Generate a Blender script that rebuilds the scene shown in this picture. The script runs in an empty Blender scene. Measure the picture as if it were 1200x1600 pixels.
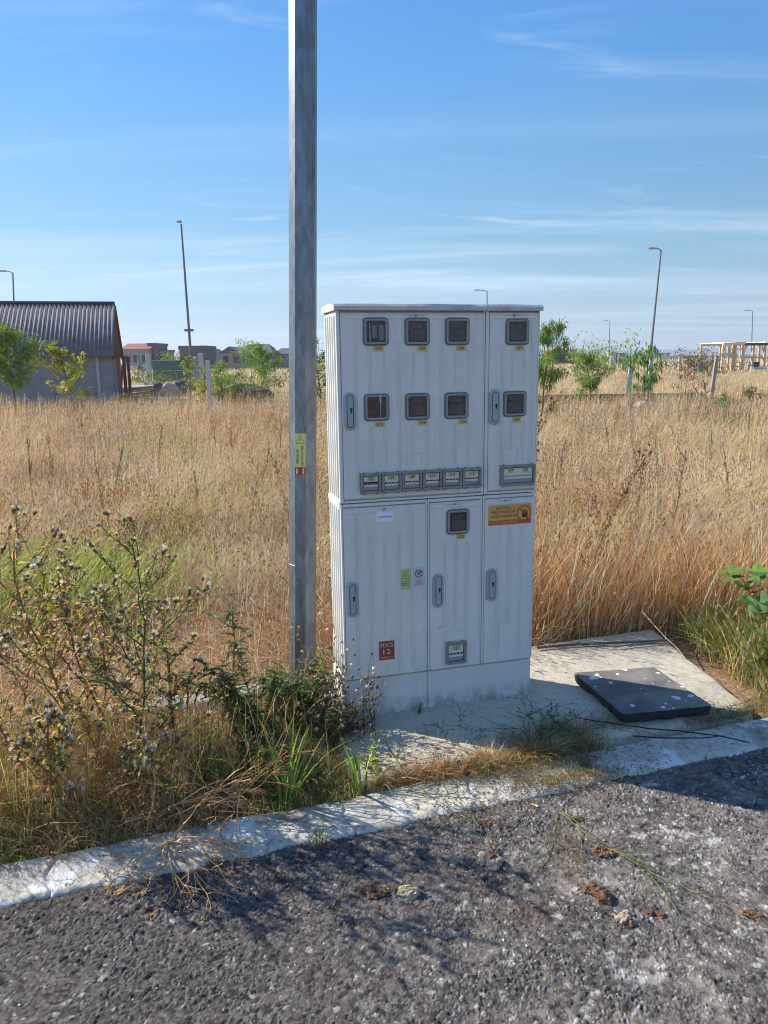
import bpy, math, random
import numpy as np
from mathutils import Vector, Matrix
R = math.radians
scn = bpy.context.scene
C = scn.collection

# ------------------------------------------------------------------ camera, sky, sun, exposure
F, PITCH, ROLL, CH = 1193.864, 0.199069, -0.0141548, 1.65
FW = Vector((0, math.cos(PITCH), -math.sin(PITCH)))
UP0 = Vector((0, math.sin(PITCH), math.cos(PITCH)))
RT0 = Vector((1, 0, 0))
RT = math.cos(ROLL) * RT0 + math.sin(ROLL) * UP0
UPV = -math.sin(ROLL) * RT0 + math.cos(ROLL) * UP0
cam_d = bpy.data.cameras.new('camera')
cam = bpy.data.objects.new('camera', cam_d)
C.objects.link(cam)
cam_d.sensor_fit = 'VERTICAL'
cam_d.sensor_height = 24
cam_d.lens = F / 1600 * 24
cam_d.clip_start = 0.05
cam_d.clip_end = 20000
m3 = Matrix((RT, UPV, -FW)).transposed()
cam.matrix_world = Matrix.Translation((0, 0, CH)) @ m3.to_4x4()
scn.camera = cam

SUN_EL = R(35)
sun_to = Vector((-0.912 * math.cos(SUN_EL), 0.41 * math.cos(SUN_EL), math.sin(SUN_EL))).normalized()
SUN_AZ = math.atan2(sun_to.x, sun_to.y)          # clockwise from +Y
world = bpy.data.worlds.new('World')
scn.world = world
world.use_nodes = True
wn, wl = world.node_tree.nodes, world.node_tree.links
bg = wn['Background']
sky = wn.new('ShaderNodeTexSky')
sky.sky_type = 'NISHITA'
sky.sun_disc = False
sky.sun_elevation = SUN_EL
sky.sun_rotation = SUN_AZ
sky.air_density = 1.0
sky.dust_density = 0.35
sky.ozone_density = 2.6
sky.altitude = 50
bg.inputs['Strength'].default_value = 0.115
# thin cirrus, laid out by direction on a high flat layer
tc = wn.new('ShaderNodeTexCoord')
sp = wn.new('ShaderNodeSeparateXYZ'); wl.new(tc.outputs['Generated'], sp.inputs[0])
def wmath(op, a, b=None, clamp=False):
    n = wn.new('ShaderNodeMath'); n.operation = op; n.use_clamp = clamp
    for i, v in enumerate((a, b)):
        if v is None: continue
        if isinstance(v, (int, float)): n.inputs[i].default_value = v
        else: wl.new(v, n.inputs[i])
    return n.outputs[0]
zc = wmath('MAXIMUM', sp.outputs[2], 0.02)
zc = wmath('ADD', zc, 0.05)
cx_ = wmath('DIVIDE', sp.outputs[0], zc); cy_ = wmath('DIVIDE', sp.outputs[1], zc)
cb = wn.new('ShaderNodeCombineXYZ'); wl.new(cx_, cb.inputs[0]); wl.new(cy_, cb.inputs[1])
def cloud(scale, rot, stretch, lo, hi, loc=(0, 0, 0), dist=1.2, detail=7):
    mp = wn.new('ShaderNodeMapping'); mp.inputs['Rotation'].default_value = (0, 0, R(rot))
    mp.inputs['Scale'].default_value = (scale * stretch, scale, 1); mp.inputs['Location'].default_value = loc
    wl.new(cb.outputs[0], mp.inputs[0])
    n = wn.new('ShaderNodeTexNoise'); n.inputs['Scale'].default_value = 1; n.inputs['Detail'].default_value = detail
    n.inputs['Roughness'].default_value = .58; n.inputs['Distortion'].default_value = dist
    wl.new(mp.outputs[0], n.inputs['Vector'])
    r = wn.new('ShaderNodeMapRange'); r.inputs[1].default_value = lo; r.inputs[2].default_value = hi
    r.interpolation_type = 'SMOOTHSTEP'
    wl.new(n.outputs[0], r.inputs[0]); return r.outputs[0]
cA = cloud(.62, 8, .30, .46, .80, (3.1, 1.7, 0))
cB = cloud(2.0, -22, .35, .54, .86, (7.3, 2.2, 0), 2.0)
cM = cloud(.33, 30, .8, .42, .62, (1.3, 5.5, 0), .5, 3)
cD = cloud(.42, -4, .16, .44, .74, (2.2, 9.1, 0), .6, 5)
cl = wmath('ADD', wmath('MULTIPLY', cD, .32), wmath('ADD', wmath('MULTIPLY', cA, .55), wmath('MULTIPLY', wmath('MULTIPLY', cB, cM), .60)))
# the blue of a clear late summer day: sky texture graded by height above the horizon, paler towards the sun
ramp = wn.new('ShaderNodeValToRGB'); wl.new(wmath('POWER', wmath('MAXIMUM', sp.outputs[2], 0.0), .75), ramp.inputs[0])
SKY = [(0.0, (.34, .475, .60)), (.10, (.265, .435, .585)), (.24, (.150, .37, .58)), (.42, (.066, .285, .65)), (.62, (.028, .20, .60)), (1.0, (.02, .14, .50))]
er = ramp.color_ramp.elements
while len(er) < len(SKY): er.new(.5)
for k_, (p_, c_) in enumerate(SKY): er[k_].position = p_; er[k_].color = (*c_, 1)
glow = wmath('MULTIPLY_ADD', sp.outputs[0], -.38); glow.node.inputs[2].default_value = 1.0
gl2 = wn.new('ShaderNodeVectorMath'); gl2.operation = 'SCALE'; wl.new(ramp.outputs[0], gl2.inputs[0]); wl.new(wmath('MULTIPLY', glow, 7.2), gl2.inputs['Scale'])
mixs = wn.new('ShaderNodeMix'); mixs.data_type = 'RGBA'; mixs.inputs['Factor'].default_value = .82
wl.new(sky.outputs[0], mixs.inputs['A']); wl.new(gl2.outputs[0], mixs.inputs['B'])
mix = wn.new('ShaderNodeMix'); mix.data_type = 'RGBA'
wl.new(cl, mix.inputs['Factor']); wl.new(mixs.outputs['Result'], mix.inputs['A'])
mix.inputs['B'].default_value = (4.6, 5.5, 6.4, 1)
wl.new(mix.outputs['Result'], bg.inputs['Color'])

sl = bpy.data.lights.new('sun', 'SUN')
sl.energy = 5.0; sl.angle = R(0.53); sl.color = (1.0, 0.93, 0.82)
so = bpy.data.objects.new('sun', sl); C.objects.link(so)
so.rotation_euler = sun_to.to_track_quat('Z', 'Y').to_euler()
scn.view_settings.view_transform = 'Standard'
scn.view_settings.look = 'None'
scn.view_settings.exposure = 0.7
scn.view_settings.gamma = 1
scn.cycles.filter_width = 1.05
scn.cycles.use_denoising = True
scn.cycles.max_bounces = 5
scn.cycles.diffuse_bounces = 3
scn.cycles.glossy_bounces = 3
scn.cycles.transmission_bounces = 3
scn.cycles.transparent_max_bounces = 8
scn.cycles.caustics_reflective = False
scn.cycles.caustics_refractive = False

def ray(px, py):
    return FW + RT * ((px - 600) / F) - UPV * ((py - 800) / F)
def gnd(px, py, z=0.0):
    d = ray(px, py); t = (z - CH) / d.z
    return Vector((d.x * t, d.y * t, z))
def at(px, py, Y):
    d = ray(px, py); t = Y / d.y
    return Vector((d.x * t, Y, CH + d.z * t))

# ------------------------------------------------------------------ materials
def mat(name, col, rough=.7, noise=0.0, nscale=20, bump=0.0, bscale=60, metal=0.0, spec=.5, col2=None, f2=(.45, .7), s2=3, detail=5, coat=0):
    m = bpy.data.materials.new(name); m.use_nodes = True
    n, l = m.node_tree.nodes, m.node_tree.links
    b = n['Principled BSDF']
    b.inputs['Roughness'].default_value = rough; b.inputs['Metallic'].default_value = metal
    b.inputs['Specular IOR Level'].default_value = spec; b.inputs['Coat Weight'].default_value = coat
    b.inputs['Base Color'].default_value = (*col, 1)
    tcn = n.new('ShaderNodeTexCoord')
    if noise or col2:
        no = n.new('ShaderNodeTexNoise'); no.inputs['Scale'].default_value = nscale; no.inputs['Detail'].default_value = detail
        l.new(tcn.outputs['Object'], no.inputs['Vector'])
        mr = n.new('ShaderNodeMapRange'); mr.inputs[1].default_value = .3; mr.inputs[2].default_value = .7
        mr.inputs[3].default_value = 1 - noise; mr.inputs[4].default_value = 1 + noise
        l.new(no.outputs[0], mr.inputs[0])
        mm = n.new('ShaderNodeVectorMath'); mm.operation = 'SCALE'; mm.inputs[0].default_value = col
        l.new(mr.outputs[0], mm.inputs['Scale'])
        out = mm.outputs[0]
        if col2:
            n2 = n.new('ShaderNodeTexNoise'); n2.inputs['Scale'].default_value = s2; n2.inputs['Detail'].default_value = 8
            n2.inputs['Roughness'].default_value = .65
            l.new(tcn.outputs['Object'], n2.inputs['Vector'])
            r2 = n.new('ShaderNodeMapRange'); r2.inputs[1].default_value = f2[0]; r2.inputs[2].default_value = f2[1]
            l.new(n2.outputs[0], r2.inputs[0])
            mx = n.new('ShaderNodeMix'); mx.data_type = 'RGBA'
            l.new(r2.outputs[0], mx.inputs['Factor']); l.new(out, mx.inputs['A']); mx.inputs['B'].default_value = (*col2, 1)
            out = mx.outputs['Result']
        l.new(out, b.inputs['Base Color'])
    if bump:
        bn = n.new('ShaderNodeTexNoise'); bn.inputs['Scale'].default_value = bscale; bn.inputs['Detail'].default_value = 6
        l.new(tcn.outputs['Object'], bn.inputs['Vector'])
        bu = n.new('ShaderNodeBump'); bu.inputs['Strength'].default_value = bump; bu.inputs['Distance'].default_value = .01
        l.new(bn.outputs[0], bu.inputs['Height']); l.new(bu.outputs[0], b.inputs['Normal'])
    return m

def veg_mat(name, transl=.25, rough=.75):
    m = bpy.data.materials.new(name); m.use_nodes = True
    n, l = m.node_tree.nodes, m.node_tree.links
    b = n['Principled BSDF']; b.inputs['Roughness'].default_value = rough; b.inputs['Specular IOR Level'].default_value = .25
    a = n.new('ShaderNodeAttribute'); a.attribute_name = 'col'
    l.new(a.outputs['Color'], b.inputs['Base Color'])
    if transl:
        t = n.new('ShaderNodeBsdfTranslucent'); l.new(a.outputs['Color'], t.inputs['Color'])
        mx = n.new('ShaderNodeMixShader'); mx.inputs[0].default_value = transl
        l.new(b.outputs[0], mx.inputs[1]); l.new(t.outputs[0], mx.inputs[2])
        l.new(mx.outputs[0], n['Material Output'].inputs['Surface'])
    return m
VEG = veg_mat('plant', .28)
VEGS = veg_mat('stem', 0, .8)

# ------------------------------------------------------------------ object helpers
def tag(o, label=None, cat=None, group=None, kind=None):
    if label: o['label'] = label
    if cat: o['category'] = cat
    if group: o['group'] = group
    if kind: o['kind'] = kind
    return o
def empty(name, loc=(0, 0, 0), rz=0):
    o = bpy.data.objects.new(name, None); C.objects.link(o)
    o.location = loc; o.rotation_euler = (0, 0, rz); o.empty_display_size = .1
    return o
def bulk_obj(name, V, T, col, material, parent=None, smooth=False):
    """V (n,3), T (m,3) triangles, col (n,3)"""
    V = np.ascontiguousarray(V, np.float32); T = np.ascontiguousarray(T, np.int32)
    me = bpy.data.meshes.new(name)
    me.vertices.add(len(V)); me.vertices.foreach_set('co', V.ravel())
    me.loops.add(T.size); me.loops.foreach_set('vertex_index', T.ravel())
    me.polygons.add(len(T))
    me.polygons.foreach_set('loop_start', np.arange(0, T.size, 3, dtype=np.int32))
    me.polygons.foreach_set('loop_total', np.full(len(T), 3, np.int32))
    if smooth: me.polygons.foreach_set('use_smooth', np.ones(len(T), bool))
    me.update(calc_edges=True)
    if col is not None:
        ca = me.color_attributes.new('col', 'FLOAT_COLOR', 'POINT')
        rgba = np.ones((len(V), 4), np.float32); rgba[:, :3] = col
        ca.data.foreach_set('color', rgba.ravel())
    me.materials.append(material)
    o = bpy.data.objects.new(name, me); C.objects.link(o)
    if parent: o.parent = parent
    return o

class MB:
    """collects shapes, links them as one mesh with several materials"""
    def __init__(s): s.v = []; s.f = []; s.m = []; s.mats = []; s.sm = []
    def mi(s, m):
        if m not in s.mats: s.mats.append(m)
        return s.mats.index(m)
    def add(s, vs, fs, m, smooth=False):
        o = len(s.v); s.v += [tuple(v) for v in vs]; k = s.mi(m)
        for f in fs: s.f.append([i + o for i in f]); s.m.append(k); s.sm.append(smooth)
    def box(s, x0, x1, y0, y1, z0, z1, m, bev=0):
        if bev:
            b = min(bev, (x1 - x0) / 2.01, (y1 - y0) / 2.01, (z1 - z0) / 2.01)
            vs = []
            for ax in range(3):
                for sx in (0, 1):
                    for sy in (0, 1):
                        for sz in (0, 1):
                            c = [(x0, x1)[sx], (y0, y1)[sy], (z0, z1)[sz]]
                            for k, sg in enumerate((sx, sy, sz)):
                                if k != ax: c[k] += b if sg == 0 else -b
                            vs.append(c)
            I = lambda ax, x, y, z: ax * 8 + x * 4 + y * 2 + z
            fs = [[I(0, 0, 0, 0), I(0, 0, 0, 1), I(0, 0, 1, 1), I(0, 0, 1, 0)], [I(0, 1, 0, 0), I(0, 1, 1, 0), I(0, 1, 1, 1), I(0, 1, 0, 1)],
                  [I(1, 0, 0, 0), I(1, 1, 0, 0), I(1, 1, 0, 1), I(1, 0, 0, 1)], [I(1, 0, 1, 0), I(1, 0, 1, 1), I(1, 1, 1, 1), I(1, 1, 1, 0)],
                  [I(2, 0, 0, 0), I(2, 0, 1, 0), I(2, 1, 1, 0), I(2, 1, 0, 0)], [I(2, 0, 0, 1), I(2, 1, 0, 1), I(2, 1, 1, 1), I(2, 0, 1, 1)]]
            for x in (0, 1):
                for y in (0, 1): fs.append([I(0, x, y, 0), I(0, x, y, 1), I(1, x, y, 1), I(1, x, y, 0)])
                for z in (0, 1): fs.append([I(0, x, 0, z), I(0, x, 1, z), I(2, x, 1, z), I(2, x, 0, z)])
            for y in (0, 1):
                for z in (0, 1): fs.append([I(1, 0, y, z), I(1, 1, y, z), I(2, 1, y, z), I(2, 0, y, z)])
            for x in (0, 1):
                for y in (0, 1):
                    for z in (0, 1): fs.append([I(0, x, y, z), I(1, x, y, z), I(2, x, y, z)])
            s.add(vs, fs, m); return
        vs = [(x, y, z) for x in (x0, x1) for y in (y0, y1) for z in (z0, z1)]
        s.add(vs, [[0, 1, 3, 2], [4, 6, 7, 5], [0, 4, 5, 1], [2, 3, 7, 6], [0, 2, 6, 4], [1, 5, 7, 3]], m)
    def bar(s, a, b, w, h, m):
        a, b = Vector(a), Vector(b); d = (b - a).normalized()
        u = d.cross(Vector((0, 0, 1)))
        if u.length < .01: u = Vector((1, 0, 0))
        u.normalize(); v = d.cross(u).normalized()
        vs = [p + u * (i * w / 2) + v * (j * h / 2) for p in (a, b) for i in (-1, 1) for j in (-1, 1)]
        s.add(vs, [[0, 1, 3, 2], [4, 6, 7, 5], [0, 4, 5, 1], [2, 3, 7, 6], [0, 2, 6, 4], [1, 5, 7, 3]], m)
    def tube(s, pts, rad, m, n=8, smooth=True, rot=0.0):
        pts = [Vector(p) for p in pts]
        if not isinstance(rad, (list, tuple)): rad = [rad] * len(pts)
        vs = []; ref = None
        for i, p in enumerate(pts):
            d = (pts[min(i + 1, len(pts) - 1)] - pts[max(i - 1, 0)]).normalized()
            if ref is None:
                ref = Vector((1, 0, 0)) if abs(d.x) < .8 else Vector((0, 1, 0))
            u = (ref - d * ref.dot(d)).normalized(); ref = u; v = d.cross(u)
            for k in range(n):
                a = 2 * math.pi * k / n + rot; vs.append(p + (u * math.cos(a) + v * math.sin(a)) * rad[i])
        fs = [[i * n + k, i * n + (k + 1) % n, (i + 1) * n + (k + 1) % n, (i + 1) * n + k] for i in range(len(pts) - 1) for k in range(n)]
        s.add(vs, fs, m, smooth)
        s.add(vs[:n], [list(range(n))[::-1]], m); s.add(vs[-n:], [list(range(n))], m)
    def loopstrip(s, A, B, m, smooth=False):
        n = len(A); s.add(list(A) + list(B), [[k, (k + 1) % n, n + (k + 1) % n, n + k] for k in range(n)], m, smooth)
    def poly(s, A, m): s.add(A, [list(range(len(A)))], m)
    def build(s, name, parent=None):
        me = bpy.data.meshes.new(name); me.from_pydata(s.v, [], s.f)
        for m in s.mats: me.materials.append(m)
        me.polygons.foreach_set('material_index', s.m)
        me.polygons.foreach_set('use_smooth', s.sm); me.update()
        o = bpy.data.objects.new(name, me); C.objects.link(o)
        if parent: o.parent = parent
        return o

_tc = {}
def text_mesh(t):
    if t not in _tc:
        cu = bpy.data.curves.new('t', 'FONT'); cu.body = t; cu.align_x = 'CENTER'; cu.align_y = 'CENTER'; cu.resolution_u = 3; cu.offset = .012
        ob = bpy.data.objects.new('t', cu); C.objects.link(ob)
        bpy.context.view_layer.update()
        me = bpy.data.meshes.new_from_object(ob.evaluated_get(bpy.context.evaluated_depsgraph_get()))
        vs = [v.co.copy() for v in me.vertices]; fs = [list(p.vertices) for p in me.polygons]
        bpy.data.objects.remove(ob); bpy.data.meshes.remove(me); bpy.data.curves.remove(cu)
        _tc[t] = (vs, fs)
    return _tc[t]
def add_text(mb, t, cx, cz, w, h, y, m, rot=0):
    """text on a plane facing -Y, box w wide (None = natural), h capital height"""
    vs, fs = text_mesh(t)
    xs = [v.x for v in vs]; ys = [v.y for v in vs]
    tw, th = max(xs) - min(xs), max(ys) - min(ys); mx, my = (max(xs) + min(xs)) / 2, (max(ys) + min(ys)) / 2
    sx = (w / tw) if w else h / th
    sy = h / th
    c, s_ = math.cos(rot), math.sin(rot)
    out = []
    for v in vs:
        a, b = (v.x - mx) * sx, (v.y - my) * sy
        out.append((cx + a * c - b * s_, y, cz + a * s_ + b * c))
    mb.add(out, fs, m)

def rrect(x0, x1, z0, z1, r, y, n=5):
    pts = []
    for (cx, cz, a0) in ((x1 - r, z1 - r, 0), (x0 + r, z1 - r, 90), (x0 + r, z0 + r, 180), (x1 - r, z0 + r, 270)):
        for k in range(n):
            a = R(a0 + 90 * k / (n - 1)); pts.append((cx + r * math.cos(a), y, cz + r * math.sin(a)))
    return pts

# ------------------------------------------------------------------ numpy noise
def vnoise(x, y, seed=0):
    x = np.asarray(x, float); y = np.asarray(y, float)
    xi = np.floor(x).astype(np.int64); yi = np.floor(y).astype(np.int64); fx, fy = x - xi, y - yi
    def h(a, b):
        n = (a * 374761393 + b * 668265263 + seed * 1274126177) & 0xffffffff
        n = ((n ^ (n >> 13)) * 1274126177) & 0xffffffff
        return ((n ^ (n >> 16)) & 0xffff) / 65535.0
    u, v = fx * fx * (3 - 2 * fx), fy * fy * (3 - 2 * fy)
    return (h(xi, yi) * (1 - u) + h(xi + 1, yi) * u) * (1 - v) + (h(xi, yi + 1) * (1 - u) + h(xi + 1, yi + 1) * u) * v
def fbm(x, y, seed=0, o=4):
    r = 0; a = .5; t = 0
    for k in range(o): r = r + a * vnoise(x * 2 ** k, y * 2 ** k, seed + k * 17); t += a; a *= .5
    return r / t
def hash2(a, b, seed):
    n = (a * 374761393 + b * 668265263 + seed * 1274126177) & 0xffffffff
    n = ((n ^ (n >> 13)) * 1274126177) & 0xffffffff
    n = ((n ^ (n >> 16)) * 2246822519) & 0xffffffff
    return ((n >> 8) & 0xffff) / 65535.0
def worley(x, y, cell, seed):
    x = x / cell; y = y / cell
    xi = np.floor(x).astype(np.int64); yi = np.floor(y).astype(np.int64)
    d1 = np.full(x.shape, 9.0); d2 = np.full(x.shape, 9.0); idr = np.zeros(x.shape)
    for i in (-1, 0, 1):
        for j in (-1, 0, 1):
            a, b = xi + i, yi + j
            px = a + hash2(a, b, seed); py = b + hash2(a, b, seed + 5)
            d = np.hypot(x - px, y - py); k = d < d1
            d2 = np.where(k, d1, np.minimum(d2, d))
            idr = np.where(k, hash2(a, b, seed + 9), idr); d1 = np.where(k, d, d1)
    return d1, idr, d2 - d1

# kerb frame: u along the kerb, v away from the road
KA = math.atan(.32); KU = Vector((math.cos(KA), math.sin(KA), 0)); KV = Vector((-math.sin(KA), math.cos(KA), 0)); KO = Vector((0, 2.43, 0))
def kp(u, v, z=0): return KO + KU * u + KV * v + Vector((0, 0, z))
def to_uv(x, y):
    return x * KU.x + (y - 2.43) * KU.y, x * KV.x + (y - 2.43) * KV.y

# ------------------------------------------------------------------ setting: ground, road, kerb, pad
def grid_tris(nx, ny):
    i = np.arange(nx * ny).reshape(ny, nx)
    a, b, c, d = i[:-1, :-1].ravel(), i[:-1, 1:].ravel(), i[1:, 1:].ravel(), i[1:, :-1].ravel()
    return np.concatenate([np.stack([a, b, c], 1), np.stack([a, c, d], 1)])

def make_ground():
    s = np.linspace(-1, 1, 161); g = np.sinh(s * 7.2) / np.sinh(7.2) * 7000
    X, Y = np.meshgrid(g, g)
    d = np.hypot(X, Y)
    Z = -.015 + (fbm(X / 60, Y / 60, 3) - .5) * np.clip((d - 60) / 300, 0, 1) * 1.2
    Z = Z - np.clip(d - 2500, 0, None) * .002
    m = bpy.data.materials.new('straw soil'); m.use_nodes = True
    n, l = m.node_tree.nodes, m.node_tree.links; b = n['Principled BSDF']; b.inputs['Roughness'].default_value = .95
    b.inputs['Specular IOR Level'].default_value = .1
    t = n.new('ShaderNodeTexCoord')
    def noi(s, d=6, rr=.6):
        k = n.new('ShaderNodeTexNoise'); k.inputs['Scale'].default_value = s; k.inputs['Detail'].default_value = d; k.inputs['Roughness'].default_value = rr
        l.new(t.outputs['Object'], k.inputs['Vector']); return k.outputs[0]
    def ramp(src, stops):
        r = n.new('ShaderNodeValToRGB'); l.new(src, r.inputs[0]); e = r.color_ramp.elements
        while len(e) < len(stops): e.new(.5)
        for k, (p, c) in enumerate(stops): e[k].position = p; e[k].color = (*c, 1)
        return r.outputs[0]
    fine = ramp(noi(45, 8, .7), [(.3, (.12, .07, .035)), (.5, (.26, .165, .09)), (.7, (.42, .30, .17))])
    big = ramp(noi(.22, 6), [(.36, (.30, .21, .11)), (.5, (.44, .32, .19)), (.64, (.24, .24, .09))])
    mx = n.new('ShaderNodeMix'); mx.data_type = 'RGBA'
    sep = n.new('ShaderNodeSeparateXYZ'); l.new(t.outputs['Object'], sep.inputs[0])
    mr = n.new('ShaderNodeMapRange'); mr.inputs[1].default_value = 8; mr.inputs[2].default_value = 40; l.new(sep.outputs[1], mr.inputs[0])
    l.new(mr.outputs[0], mx.inputs['Factor']); l.new(fine, mx.inputs['A']); l.new(big, mx.inputs['B'])
    l.new(mx.outputs['Result'], b.inputs['Base Color'])
    bu = n.new('ShaderNodeBump'); bu.inputs['Strength'].default_value = .6; bu.inputs['Distance'].default_value = .03
    l.new(noi(30), bu.inputs['Height']); l.new(bu.outputs[0], b.inputs['Normal'])
    V = np.stack([X, Y, Z], -1).reshape(-1, 3)
    o = bulk_obj('ground', V, grid_tris(161, 161), None, m, smooth=True)
    tag(o, 'dry straw coloured soil of the open field reaching the horizon', kind='structure')
make_ground()

def make_road():
    st = .0031
    u = np.arange(-1.65, 2.1, st); v = np.arange(-1.25, .03, st)
    U, Vv = np.meshgrid(u, v)
    X = KO.x + KU.x * U + KV.x * Vv; Y = KO.y + KU.y * U + KV.y * Vv
    wx = X + (fbm(X * 90, Y * 90, 2, 2) - .5) * .008; wy = Y + (fbm(X * 90 + 7, Y * 90, 3, 2) - .5) * .008
    d1, r1, e1 = worley(wx, wy, .0088, 11); d2, r2, e2 = worley(wx, wy, .0145, 23)
    h = np.clip(e1 * 2.6, 0, 1) * (.0016 + .0052 * r1 ** 1.5)
    big2 = (r2 > .66); h = np.where(big2, np.maximum(h, np.clip(e2 * 2.6, 0, 1) * (.0042 + .0034 * (r2 * 9 % 1))), h)
    flatn = np.clip((fbm(X * 4, Y * 4, 18, 3) - .42) * 5, 0, 1); h = h * (.6 + .4 * flatn)
    pit = np.clip((fbm(X * 24, Y * 24, 8, 3) - .58) * 9, 0, 1); h = h * (1 - .85 * pit)
    h += (fbm(X * 3, Y * 3, 5, 3) - .5) * .005
    Z = .005 + h
    # colour of the stones and of lime dust trodden into them
    big = fbm(X * 1.1, Y * 1.1, 31, 3); med = fbm(X * 7, Y * 7, 41, 4); sm = fbm(X * 38, Y * 38, 51, 4)
    rr_ = np.where(big2, r2 * 7 % 1, r1)
    val = .088 + .115 * (rr_ - .5) + .13 * (rr_ > .975) + .03 * (sm - .5)
    base = np.stack([val * 1.10, val * .985, val * .88], -1)
    right = np.clip((X + .35 + (big - .5) * 1.2) / .9, 0, 1)
    dust = np.clip((med - .30) * 2.2, 0, 1) * right * np.clip((sm - .25) * 1.9, 0, 1)
    dcol = np.array([.38, .335, .275])
    base = base * (1 - dust[..., None] * .62) + dcol * dust[..., None] * .62
    spl = np.clip((fbm(X * 13, Y * 13, 61, 5) - .715) * 22, 0, 1) * right * .8 + np.clip((fbm(X * 30, Y * 30, 71, 4) - .70) * 18, 0, 1) * (.12 + .88 * right)
    spl += np.clip((fbm(X * 75, Y * 75, 81, 3) - .72) * 12, 0, 1) * (.15 + right)
    spl = np.clip(spl, 0, 1) * np.clip((sm - .30) * 3.2, .15, 1) * (.35 + .65 * np.clip(h / .006, 0, 1)); spl = spl[..., None]
    base = base * (1 - spl * .8) + np.array([.70, .68, .64]) * spl * .8
    brn = np.clip((fbm(X * 5 + 9, Y * 5, 91, 4) - .62) * 8, 0, 1)[..., None] * right[..., None] * .30
    base = base * (1 - brn) + np.array([.15, .085, .045]) * brn
    edge = np.clip(1 - np.abs(Vv - .02) / (.03 + .05 * med), 0, 1)[..., None] * .45
    base = base * (1 - edge) + np.array([.15, .115, .08]) * edge
    V = np.stack([X, Y, Z], -1).reshape(-1, 3); ny, nx = U.shape
    T = grid_tris(nx, ny); col = base.reshape(-1, 3)
    # the rest of the road, coarse, butted round the near patch
    off = len(V); ev = []; ef = []
    def q(u0, u1, v0, v1):
        k = off + len(ev)
        for uu, vv in ((u0, v0), (u1, v0), (u1, v1), (u0, v1)): ev.append(tuple(kp(uu, vv, .004)))
        ef.append((k, k + 1, k + 2)); ef.append((k, k + 2, k + 3))
    a, b_, c = u[0], u[-1], v[0]
    q(-40, a, -6, .03); q(b_, 60, -6, .03); q(a, b_, -6, c)
    V = np.concatenate([V, np.array(ev)]); T = np.concatenate([T, np.array(ef)]); col = np.concatenate([col, np.tile([.125, .113, .101], (len(ev), 1))])
    m = bpy.data.materials.new('asphalt'); m.use_nodes = True
    n, l = m.node_tree.nodes, m.node_tree.links; b = n['Principled BSDF']; b.inputs['Roughness'].default_value = .9
    b.inputs['Specular IOR Level'].default_value = .06
    at_ = n.new('ShaderNodeAttribute'); at_.attribute_name = 'col'
    t = n.new('ShaderNodeTexCoord'); sn = n.new('ShaderNodeTexNoise'); sn.inputs['Scale'].default_value = 150; sn.inputs['Detail'].default_value = 4; sn.inputs['Roughness'].default_value = .7; l.new(t.outputs['Object'], sn.inputs['Vector'])
    sm_ = n.new('ShaderNodeMapRange'); sm_.inputs[1].default_value = .35; sm_.inputs[2].default_value = .65; sm_.inputs[3].default_value = .72; sm_.inputs[4].default_value = 1.30; l.new(sn.outputs[0], sm_.inputs[0])
    vs_ = n.new('ShaderNodeVectorMath'); vs_.operation = 'SCALE'; l.new(at_.outputs[0], vs_.inputs[0]); l.new(sm_.outputs[0], vs_.inputs['Scale']); l.new(vs_.outputs[0], b.inputs['Base Color']); k = n.new('ShaderNodeTexNoise'); k.inputs['Scale'].default_value = 400; k.inputs['Detail'].default_value = 3
    l.new(t.outputs['Object'], k.inputs['Vector']); bu = n.new('ShaderNodeBump'); bu.inputs['Strength'].default_value = .5; bu.inputs['Distance'].default_value = .003
    l.new(k.outputs[0], bu.inputs['Height']); l.new(bu.outputs[0], b.inputs['Normal'])
    o = bulk_obj('road', V, T, col, m)
    tag(o, 'coarse dark asphalt road surface spotted with white lime dust', kind='structure')
make_road()

def conc_mat(name, base, base2, stain, lime=.0, limecol=(.72, .72, .70)):
    m = bpy.data.materials.new(name); m.use_nodes = True
    n, l = m.node_tree.nodes, m.node_tree.links; b = n['Principled BSDF']; b.inputs['Roughness'].default_value = .9; b.inputs['Specular IOR Level'].default_value = .2
    t = n.new('ShaderNodeTexCoord')
    def noi(s, d=6, rr=.6, off=0):
        mp = n.new('ShaderNodeMapping'); mp.inputs['Location'].default_value = (off, off * .7, 0); l.new(t.outputs['Object'], mp.inputs[0])
        k = n.new('ShaderNodeTexNoise'); k.inputs['Scale'].default_value = s; k.inputs['Detail'].default_value = d; k.inputs['Roughness'].default_value = rr
        l.new(mp.outputs[0], k.inputs['Vector']); return k.outputs[0]
    def mr(src, lo, hi):
        r = n.new('ShaderNodeMapRange'); r.inputs[1].default_value = lo; r.inputs[2].default_value = hi; l.new(src, r.inputs[0]); return r.outputs[0]
    def mx(f, a, c):
        k = n.new('ShaderNodeMix'); k.data_type = 'RGBA'; l.new(f, k.inputs['Factor'])
        for s_, v in (('A', a), ('B', c)):
            if isinstance(v, tuple): k.inputs[s_].default_value = (*v, 1)
            else: l.new(v, k.inputs[s_])
        return k.outputs['Result']
    c = mx(mr(noi(5), .35, .65), base, base2)
    c = mx(mr(noi(38, 8, .7, 3), .50, .68), c, stain)
    c = mx(mr(noi(3.2, 9, .7, 7), .54, .70), c, tuple(x * .8 for x in stain))
    if lime: c = mx(mr(noi(4.5, 8, .62, 12), .60 - lime, .66 - lime), c, limecol)
    l.new(c, b.inputs['Base Color'])
    bu = n.new('ShaderNodeBump'); bu.inputs['Strength'].default_value = .55; bu.inputs['Distance'].default_value = .006
    l.new(noi(95, 8, .7), bu.inputs['Height']); l.new(bu.outputs[0], b.inputs['Normal'])
    return m
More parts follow.
